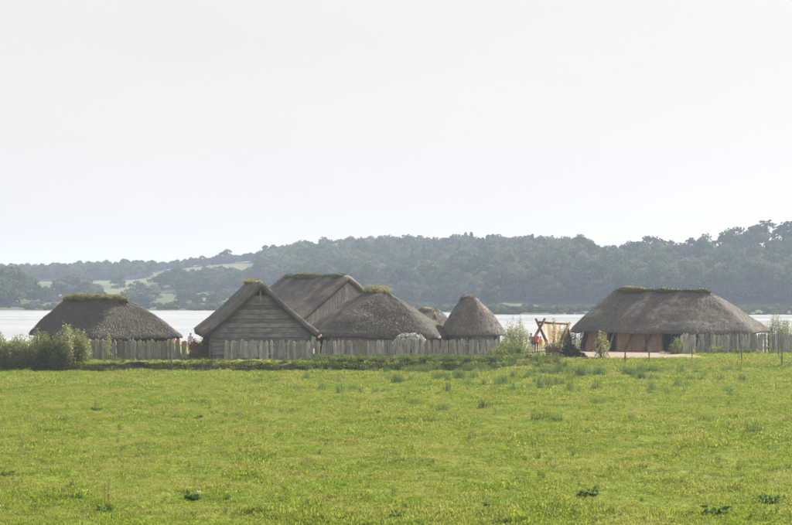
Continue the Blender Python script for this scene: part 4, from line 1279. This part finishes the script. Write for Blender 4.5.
# ------------------------------------------------------------------ stack of dark logs, wattle hurdles, low log stack, bench, heap
M['black_bark'] = plain_mat('black_bark', (.012, .011, .010), (.04, .036, .032), 8, .9, .6)
M['cut_end'] = plain_mat('pale_cut_wood', (.30, .27, .23), (.50, .46, .40), 12, .9, .2)
def log_mesh(L, r_, n=9, mats=('black_bark', 'black_bark')):
    mb = MB(); random.seed(int(L * 1000 + r_ * 977))
    ring = [(math.cos(k * 2 * math.pi / n) * r_ * random.uniform(.85, 1.1), math.sin(k * 2 * math.pi / n) * r_ * random.uniform(.85, 1.1)) for k in range(n)]
    V = [(x, -L / 2, z) for x, z in ring] + [(x * .95, L / 2, z * .95) for x, z in ring]
    me = new_mesh('log', V, [(k, n + k, n + (k + 1) % n, (k + 1) % n) for k in range(n)] + [tuple(range(n)), tuple(n + k for k in range(n))[::-1]])
    me.materials.append(M[mats[0]]); me.materials.append(M[mats[1]])
    me.polygons[n].material_index = 1; me.polygons[n + 1].material_index = 1
    return me
random.seed(31)
wp = thing('log_stack', (*XY(573.5, 129.3), YARD), 'black heap of stacked logs beside the sand yard', 'logs')
lm = [log_mesh(.95, .125), log_mesh(1.05, .11), log_mesh(.9, .14)]
lm_pale = [log_mesh(.97, .105, 9, ('black_bark', 'cut_end')), log_mesh(1.02, .12, 9, ('black_bark', 'cut_end'))]
cx, cy = XY(573.2, 129.3)
random.seed(32)
rows_ = [10, 9, 7, 6, 5, 4, 2, 1]
for k, n_ in enumerate(rows_):
    for i in range(n_):
        xx = cx + (i - (n_ - 1) / 2) * .232 - .04 * k + random.uniform(-.03, .03)
        pale = i >= n_ - 1 and random.random() < .75
        link('log', random.choice(lm_pale if pale else lm), None, wp, (xx, cy + random.uniform(-.08, .08), .7 + k * .195 + random.uniform(-.02, .02)),
             rot=(random.gauss(0, .04), random.uniform(0, 6.28), random.gauss(0, .12)))
for i in range(2):
    a = XY(558 + i * 1.4, 129.1)
    me = log_mesh(1.6 + .11 * i, .07)
    link('log', me, None, wp, (cx - .95 + .12 * i, cy - .1 - .25 * i, .95 + .06 * i), rot=(.3, 0, 1.35 + .1 * i))

def wattle(px0, px1, D, h_, label):
    a, b = np.array(XY(px0, D)), np.array(XY(px1, D)); L = np.linalg.norm(b - a)
    t = thing('wattle_hurdle', (*((a + b) / 2), YARD), label, 'hurdle')
    ns = max(4, int(L / .3))
    for k in range(ns + 1):
        p = a + (b - a) * k / ns; z = gz(*p)
        MB().tube([(*p, z - .2), (*p, z + h_ + random.uniform(-.05, .15))], .03, 6).build('stake', M['brown_wood'], t)
    z = .06; k = 0
    while z < h_:
        pts = []
        for q in range(ns * 2 + 1):
            p = a + (b - a) * q / (ns * 2)
            pts.append((p[0], p[1] + .045 * (1 if (q + 2 * (k % 2)) % 4 < 2 else -1), gz(*p) + z + random.uniform(-.015, .015)))
        MB().tube(pts, .032, 5, .2).build('withy', M['brown_wood'] if k % 3 else M['iron'], t)
        z += .075; k += 1
    return t
random.seed(41)
wattle(189.5, 206.5, 128.7, 1.05, 'woven wattle hurdle in the gap between the two left fences')
wattle(546, 560, 128.3, 1.0, 'woven wattle hurdle left of the black log heap')
ls = thing('log_stack', (*XY(216, 129.5), YARD), 'low stack of long grey logs in the fence gap, beside the wattle hurdle', 'logs')
random.seed(42)
M['grey_log'] = plain_mat('grey_log_bark', (.10, .09, .075), (.24, .22, .19), 5, .9, .5)
gl = [log_mesh(1.55, .12, 9, ('grey_log', 'cut_end')), log_mesh(1.7, .11, 9, ('grey_log', 'cut_end'))]
cx, cy = XY(216, 129.5)
for k in range(4):
    for i in range(5 - k):
        link('log', random.choice(gl), None, ls, (cx + random.uniform(-.08, .08), cy + (i - (4 - k) / 2) * .24, .71 + k * .2), rot=(random.uniform(0, 6.28), 0, math.pi / 2 + random.gauss(0, .04)))

bn = thing('bench', (*XY(492, 130), YARD), 'low dark wooden bench in front of the round hut', 'bench')
bc = np.array(XY(492, 130.0)); z0 = gz(*bc)
MB().box((bc[0], bc[1], z0 + .62), (1.4, .34, .06)).build('seat', M['dark_wood'], bn)
for sx in (-.55, .55):
    for sy in (-.1, .1):
        MB().tube([(bc[0] + sx * 1.08, bc[1] + sy * 1.3, z0 - .05), (bc[0] + sx, bc[1] + sy, z0 + .6)], .035, 6).build('leg', M['dark_wood'], bn)

hp = thing('split_wood_heap', (*XY(410, 125.9), YARD), 'pale speckled domed heap rising behind the long grey fence', 'heap')
hc = np.array([*XY(410, 125.9), .5]); HR = np.array([1.7, .9, 2.25])
V, F, nu_, nv_ = [], [], 24, 9
for j in range(nv_):
    e = j / (nv_ - 1) * math.pi / 2
    for i in range(nu_):
        a = i * 2 * math.pi / nu_
        V.append(hc + HR * .95 * np.array([math.cos(a) * math.cos(e) ** .7, math.sin(a) * math.cos(e) ** .7, math.sin(e)]))
F = [(j * nu_ + i, j * nu_ + (i + 1) % nu_, (j + 1) * nu_ + (i + 1) % nu_, (j + 1) * nu_ + i) for j in range(nv_ - 1) for i in range(nu_)]
obj('core', V, F, M['grey_log'], hp)
random.seed(43)
mb = MB(); 
M['birch'] = plain_mat('split_birch', (.22, .19, .17), (.72, .68, .64), 5.5, .85, .2, 2)
for k in range(1500):
    a = random.uniform(0, 6.28); e = math.asin(random.uniform(.05, 1))
    d = np.array([math.cos(a) * math.cos(e) ** .7, math.sin(a) * math.cos(e) ** .7, math.sin(e)])
    p = hc + HR * d * random.uniform(.93, 1.03)
    q = Quaternion((random.gauss(0, 1), random.gauss(0, 1), random.gauss(0, 1), random.gauss(0, 1))).normalized()
    C = np.array([(-1, -1, -1), (1, -1, -1), (1, 1, -1), (-1, 1, -1), (-.7, -.4, 1), (.7, -.4, 1), (.7, .4, 1), (-.7, .4, 1)]) * np.array([random.uniform(.06, .12), .045, .035])
    C = C @ np.array(q.to_matrix()).T + p
    mb.add(C, [(0, 3, 2, 1), (4, 5, 6, 7), (0, 1, 5, 4), (1, 2, 6, 5), (2, 3, 7, 6), (3, 0, 4, 7)])
tag(mb.build('split_logs', M['birch'], hp), kind='stuff')

# ------------------------------------------------------------------ visitors
def flat(name, c, rough=.85):
    m, nt, b, o = nodes(name)
    tc = N(nt, 'ShaderNodeTexCoord'); n_ = noise(nt, tc.outputs['Object'], 9, 3)
    nt.links.new(mixc(nt, n_, tuple(v * .82 for v in c), tuple(min(1, v * 1.12) for v in c)), b.inputs['Base Color'])
    b.inputs['Roughness'].default_value = rough; b.inputs['Specular IOR Level'].default_value = .2
    return m
CLO = {'skin': flat('skin', (.55, .34, .25), .6), 'hair_dark': flat('dark_hair', (.03, .022, .018)), 'hair_grey': flat('grey_hair', (.30, .27, .24)), 'hair_brown': flat('brown_hair', (.10, .06, .035)),
       'red': flat('red_orange_cloth', (.50, .12, .05)), 'orange': flat('orange_cloth', (.78, .33, .06)), 'grey': flat('grey_cloth', (.30, .30, .31)), 'pale': flat('pale_cloth', (.62, .61, .60)), 'dark': flat('dark_cloth', (.035, .028, .03)),
       'blue': flat('pale_blue_cloth', (.45, .55, .68)), 'pink': flat('pink_cloth', (.72, .30, .33)), 'salmon': flat('salmon_cloth', (.70, .36, .25)), 'shoe': flat('shoes', (.03, .025, .02)), 'eye': flat('eyes', (.02, .02, .02), .3)}
def person(px, D, H, rz, top, low, hair, label, pose='stand', skirt=None, bag=None):
    x, y = XY(px, D); z = gz(x, y)
    t = thing('person', (x, y, z), label, 'person', None, rz)
    s = H / 1.72
    J, E_, Rr = [], [], []
    def v(p, r_, par=None):
        J.append(Vector(p) * s); Rr.append(r_ * s)
        if par is not None: E_.append((par, len(J) - 1))
        return len(J) - 1
    crouch = pose == 'crouch'
    dz = -.50 if crouch else 0.0
    fw = -.18 if crouch else 0.0
    pel = v((0, 0, .95 + dz), .125)
    sp = v((0, fw * .4, 1.15 + dz), .12, pel); ch = v((0, fw, 1.34 + dz), .135, sp)
    nk = v((0, fw - .01, 1.475 + dz), .05, ch); hb = v((0, fw - .02, 1.55 + dz), .07, nk); hm = v((0, fw - .02, 1.62 + dz), .09, hb); v((0, fw, 1.68 + dz), .062, hm)
    v((0, fw - .125, 1.605 + dz), .014, hm)
    for sx in (-1, 1):
        v((sx * .1, fw - .01, 1.61 + dz), .016, hm)
        sh = v((sx * .175, fw, 1.41 + dz), .055, ch)
        bend = {'stand': (.0, -.10), 'fold': (-.02, -.26), 'crouch': (-.1, -.42)}[pose]
        el = v((sx * .235, fw + .03 + bend[0], 1.14 + dz), .042, sh)
        if pose == 'stand': wr_p, pd = (sx * .25, fw - .06, .90 + dz), Vector((0, -.02, -.08))
        elif pose == 'fold': wr_p, pd = (sx * .12, fw - .22, 1.10 + dz), Vector((-sx * .06, -.04, .0))
        else: wr_p, pd = (sx * .16, fw - .34, 1.02 + dz), Vector((0, -.06, -.05))
        wr = v(wr_p, .028, el); pp = Vector(wr_p) + pd; pm_ = v(pp, .03, wr)
        sidev = pd.cross(Vector((sx, 0, 0))); sidev = sidev.normalized() if sidev.length > .01 else Vector((0, 1, 0))
        for q in range(4):
            off = sidev * (.025 * (q - 1.5))
            l1 = (.045, .05, .047, .036)[q]
            f1 = v(pp + off + pd.normalized() * l1, .009, pm_); v(pp + off * 1.1 + pd.normalized() * (l1 * 1.8) + Vector((-sx * .012, -.006, 0)), .008, f1)
        th_ = v(Vector(wr_p) + pd * .55 + sidev * .045, .010, wr); v(Vector(wr_p) + pd * 1.1 + sidev * .06, .009, th_)
        hip = v((sx * .09, 0, .88 + dz), .085, pel)
        if crouch: kn = v((sx * .13, -.38, .50), .062, hip); an = v((sx * .12, -.12, .09), .042, kn)
        else: kn = v((sx * .1, -.02, .5), .06, hip); an = v((sx * .105, .02, .09), .042, kn)
        v((sx * .12, (-.27 if crouch else -.13), .035), .035, an)
    me = bpy.data.meshes.new('body'); me.from_pydata(J, E_, [])
    ob = bpy.data.objects.new('body_frame', me); COL.objects.link(ob)
    ob.modifiers.new('skin', 'SKIN'); ob.modifiers.new('sub', 'SUBSURF').levels = 1
    for i, sv in enumerate(me.skin_vertices[0].data):
        rr = Rr[i]; sv.radius = (rr * (1.2 if i in (0, 1, 2) else 1), rr * (.85 if i in (0, 1, 2) else 1)); sv.use_root = (i == 0)
    dg = bpy.context.evaluated_depsgraph_get()
    bm_ = bpy.data.meshes.new_from_object(ob.evaluated_get(dg))
    bpy.data.objects.remove(ob); bm_.name = 'body'
    bm_.materials.clear()
    for k in ('skin', top, low, 'shoe'): bm_.materials.append(CLO[k])
    for p in bm_.polygons:
        c = p.center / s; zz = c.z - dz
        head = zz > 1.46
        hand = (c - J[0] / s).length and min((c - j / s).length for j in J if False) if False else None
        arm = abs(c.x) > .2 if pose == 'stand' else (c.y < fw - .15 and zz < 1.3 and zz > .93)
        if head: k = 0
        elif arm and pose == 'stand' and zz < .93 and abs(c.x) > .19: k = 0
        elif pose != 'stand' and c.y < fw - .24 and .93 < zz < 1.3: k = 0
        elif c.z < .085: k = 3
        elif zz < .93 and not (arm and pose == 'stand'): k = 2
        else: k = 1
        p.material_index = k; p.use_smooth = True
    b = bpy.data.objects.new('body', bm_); COL.objects.link(b); b.parent = t
    # hair: a cap over skull and nape
    V, F, nu_, nv_ = [], [], 14, 7
    hc_ = Vector((0, fw - .01, 1.625 + dz))
    for j in range(nv_):
        e = -.35 + j / (nv_ - 1) * (math.pi / 2 + .35)
        for i in range(nu_):
            a = i * 2 * math.pi / nu_
            face = max(0, -math.sin(a))
            ee = max(e, .55 * face + .1 * (face > 0)) if face > .25 else e
            V.append((hc_ + Vector((math.cos(a) * math.cos(ee) * .105, math.sin(a) * math.cos(ee) * .118, math.sin(ee) * .118))) * s)
    F = [(j * nu_ + i, j * nu_ + (i + 1) % nu_, (j + 1) * nu_ + (i + 1) % nu_, (j + 1) * nu_ + i) for j in range(nv_ - 1) for i in range(nu_)]
    ho = bpy.data.objects.new('hair', new_mesh('hair', V, F, True)); ho.data.materials.append(CLO[hair]); COL.objects.link(ho); ho.parent = t
    mb = MB()
    for sx in (-1, 1): mb.box(tuple(Vector((sx * .036, fw - .108, 1.625 + dz)) * s), (.022 * s, .012 * s, .012 * s))
    eo_ = bpy.data.objects.new('eyes', mb.mesh('eyes')); eo_.data.materials.append(CLO['eye']); COL.objects.link(eo_); eo_.parent = t
    if skirt:
        V, F, nu_ = [], [], 28
        for j, (zz, rr) in enumerate(((1.02, .15), (.9, .19), (.6, .25), (.3, .30), (.12, .33))):
            for i in range(nu_):
                a = i * 2 * math.pi / nu_; f_ = 1 + .06 * j / 4 * math.sin(a * 7)
                V.append(Vector((math.cos(a) * rr * f_ * 1.08, math.sin(a) * rr * f_ * .9, zz + dz * (zz > .8))) * s)
        F = [(j * nu_ + i, j * nu_ + (i + 1) % nu_, (j + 1) * nu_ + (i + 1) % nu_, (j + 1) * nu_ + i) for j in range(4) for i in range(nu_)]
        so = bpy.data.objects.new('skirt', new_mesh('skirt', V, F, True)); so.data.materials.append(CLO[skirt]); COL.objects.link(so); so.parent = t
    if bag:
        mb = MB().box(tuple(Vector((.05, -.2, .88)) * s), (.3 * s, .13 * s, .34 * s))
        bo = link('shoulder_bag', mb.mesh('shoulder_bag'), CLO[bag])
        bo.location = (x, y, z); bo.rotation_euler = (0, 0, rz)
        tag(bo, 'dark shoulder bag carried by the grey-clad visitor', 'bag')
    return t
random.seed(51)
person(531, 139.4, 1.80, .5, 'grey', 'pale', 'hair_grey', 'grey-haired visitor in grey top and long pale skirt at the pole frame', 'fold', 'pale', 'dark')
person(536.3, 139.0, 1.86, -.3, 'red', 'dark', 'hair_brown', 'visitor in red-orange top and dark trousers at the pole frame', 'stand')
person(540.6, 138.8, 1.52, -.7, 'orange', 'pale', 'hair_brown', 'smaller visitor in bright orange top and pale trousers at the pole frame', 'stand')
person(548.5, 139.3, 1.68, -1.1, 'grey', 'grey', 'hair_dark', 'visitor in grey crouching below the right pole of the frame', 'crouch')
person(507.5, 135.0, 1.70, .4, 'pale', 'grey', 'hair_grey', 'visitor in a pale top standing right of the round hut', 'stand')
person(190.6, 141.5, 1.74, .2, 'blue', 'dark', 'hair_dark', 'dark-haired visitor in pale blue top seen through the fence gap', 'stand')
person(193.6, 138.8, 1.28, -.4, 'pink', 'pink', 'hair_brown', 'child in pink seen through the fence gap', 'stand')
person(189.0, 138.0, 1.18, .6, 'pink', 'pale', 'hair_dark', 'shorter child in pink at the left side of the fence gap', 'stand')
person(173.0, 141.0, 1.58, .3, 'salmon', 'dark', 'hair_brown', 'visitor in salmon top behind the right end of the mossy fence', 'stand')
person(178.0, 142.0, 1.52, -.5, 'salmon', 'grey', 'hair_grey', 'visitor in salmon top nearest the fence gap, behind the mossy fence', 'stand')

# small cloth bundles under the eaves
def bundle(px, py, D, cols, label):
    c = P(px, py, D); SZ = .62
    t = thing('cloth_bundle', tuple(c - np.array([0, 0, .25])), label, 'cloth')
    for k, cn in enumerate(cols):
        V, F, nu_, nv_ = [], [], 12, 8
        for j in range(nv_):
            e = -math.pi / 2 + math.pi * j / (nv_ - 1)
            for i in range(nu_):
                a = i * 2 * math.pi / nu_; f_ = 1 + .18 * math.sin(3 * a + k) * math.cos(2 * e)
                V.append(c + SZ * np.array([math.cos(a) * math.cos(e) * (.2 - .07 * k) * f_ + (k - .5) * .26, math.sin(a) * math.cos(e) * .1 * f_, math.sin(e) * (.13 - .02 * k) * f_ * (1.4 if len(cols) == 1 else 1) + (k - .5) * .2 - .05 * math.cos(2 * a)]))
        F = [(j * nu_ + i, j * nu_ + (i + 1) % nu_, (j + 1) * nu_ + (i + 1) % nu_, (j + 1) * nu_ + i) for j in range(nv_ - 1) for i in range(nu_)]
        obj('cloth', V, F, CLO[cn], t, True)
    MB().tube([c + np.array([0, 0, .1]), c + np.array([0, .35, .42])], .015, 5).build('cord', M['dark_wood'], t)
bundle(319.8, 336.2, 126.9, ['salmon', 'pale'], 'red and white cloth bundle hanging between the gabled and the middle house')
bundle(440.5, 336.2, 127.6, ['pale'], 'white cloth bundle at the right eave of the middle house')

# ------------------------------------------------------------------ the hazy air
hm_ = bpy.data.materials.new('hazy_air'); hm_.use_nodes = True
hn = hm_.node_tree
for n_ in list(hn.nodes):
    if n_.type == 'BSDF_PRINCIPLED': hn.nodes.remove(n_)
pv = hn.nodes.new('ShaderNodeVolumePrincipled')
pv.inputs['Color'].default_value = (.545, .66, .865, 1)
pv.inputs['Density'].default_value = 0.00032
pv.inputs['Anisotropy'].default_value = 0.2
hn.links.new(pv.outputs[0], [n_ for n_ in hn.nodes if n_.type == 'OUTPUT_MATERIAL'][0].inputs['Volume'])
hz = MB().box((0, 800, 20), (2640, 2040, 52)).build('haze', hm_)
tag(hz, 'pale haze lying over the lake and the hills', 'haze', kind='stuff')
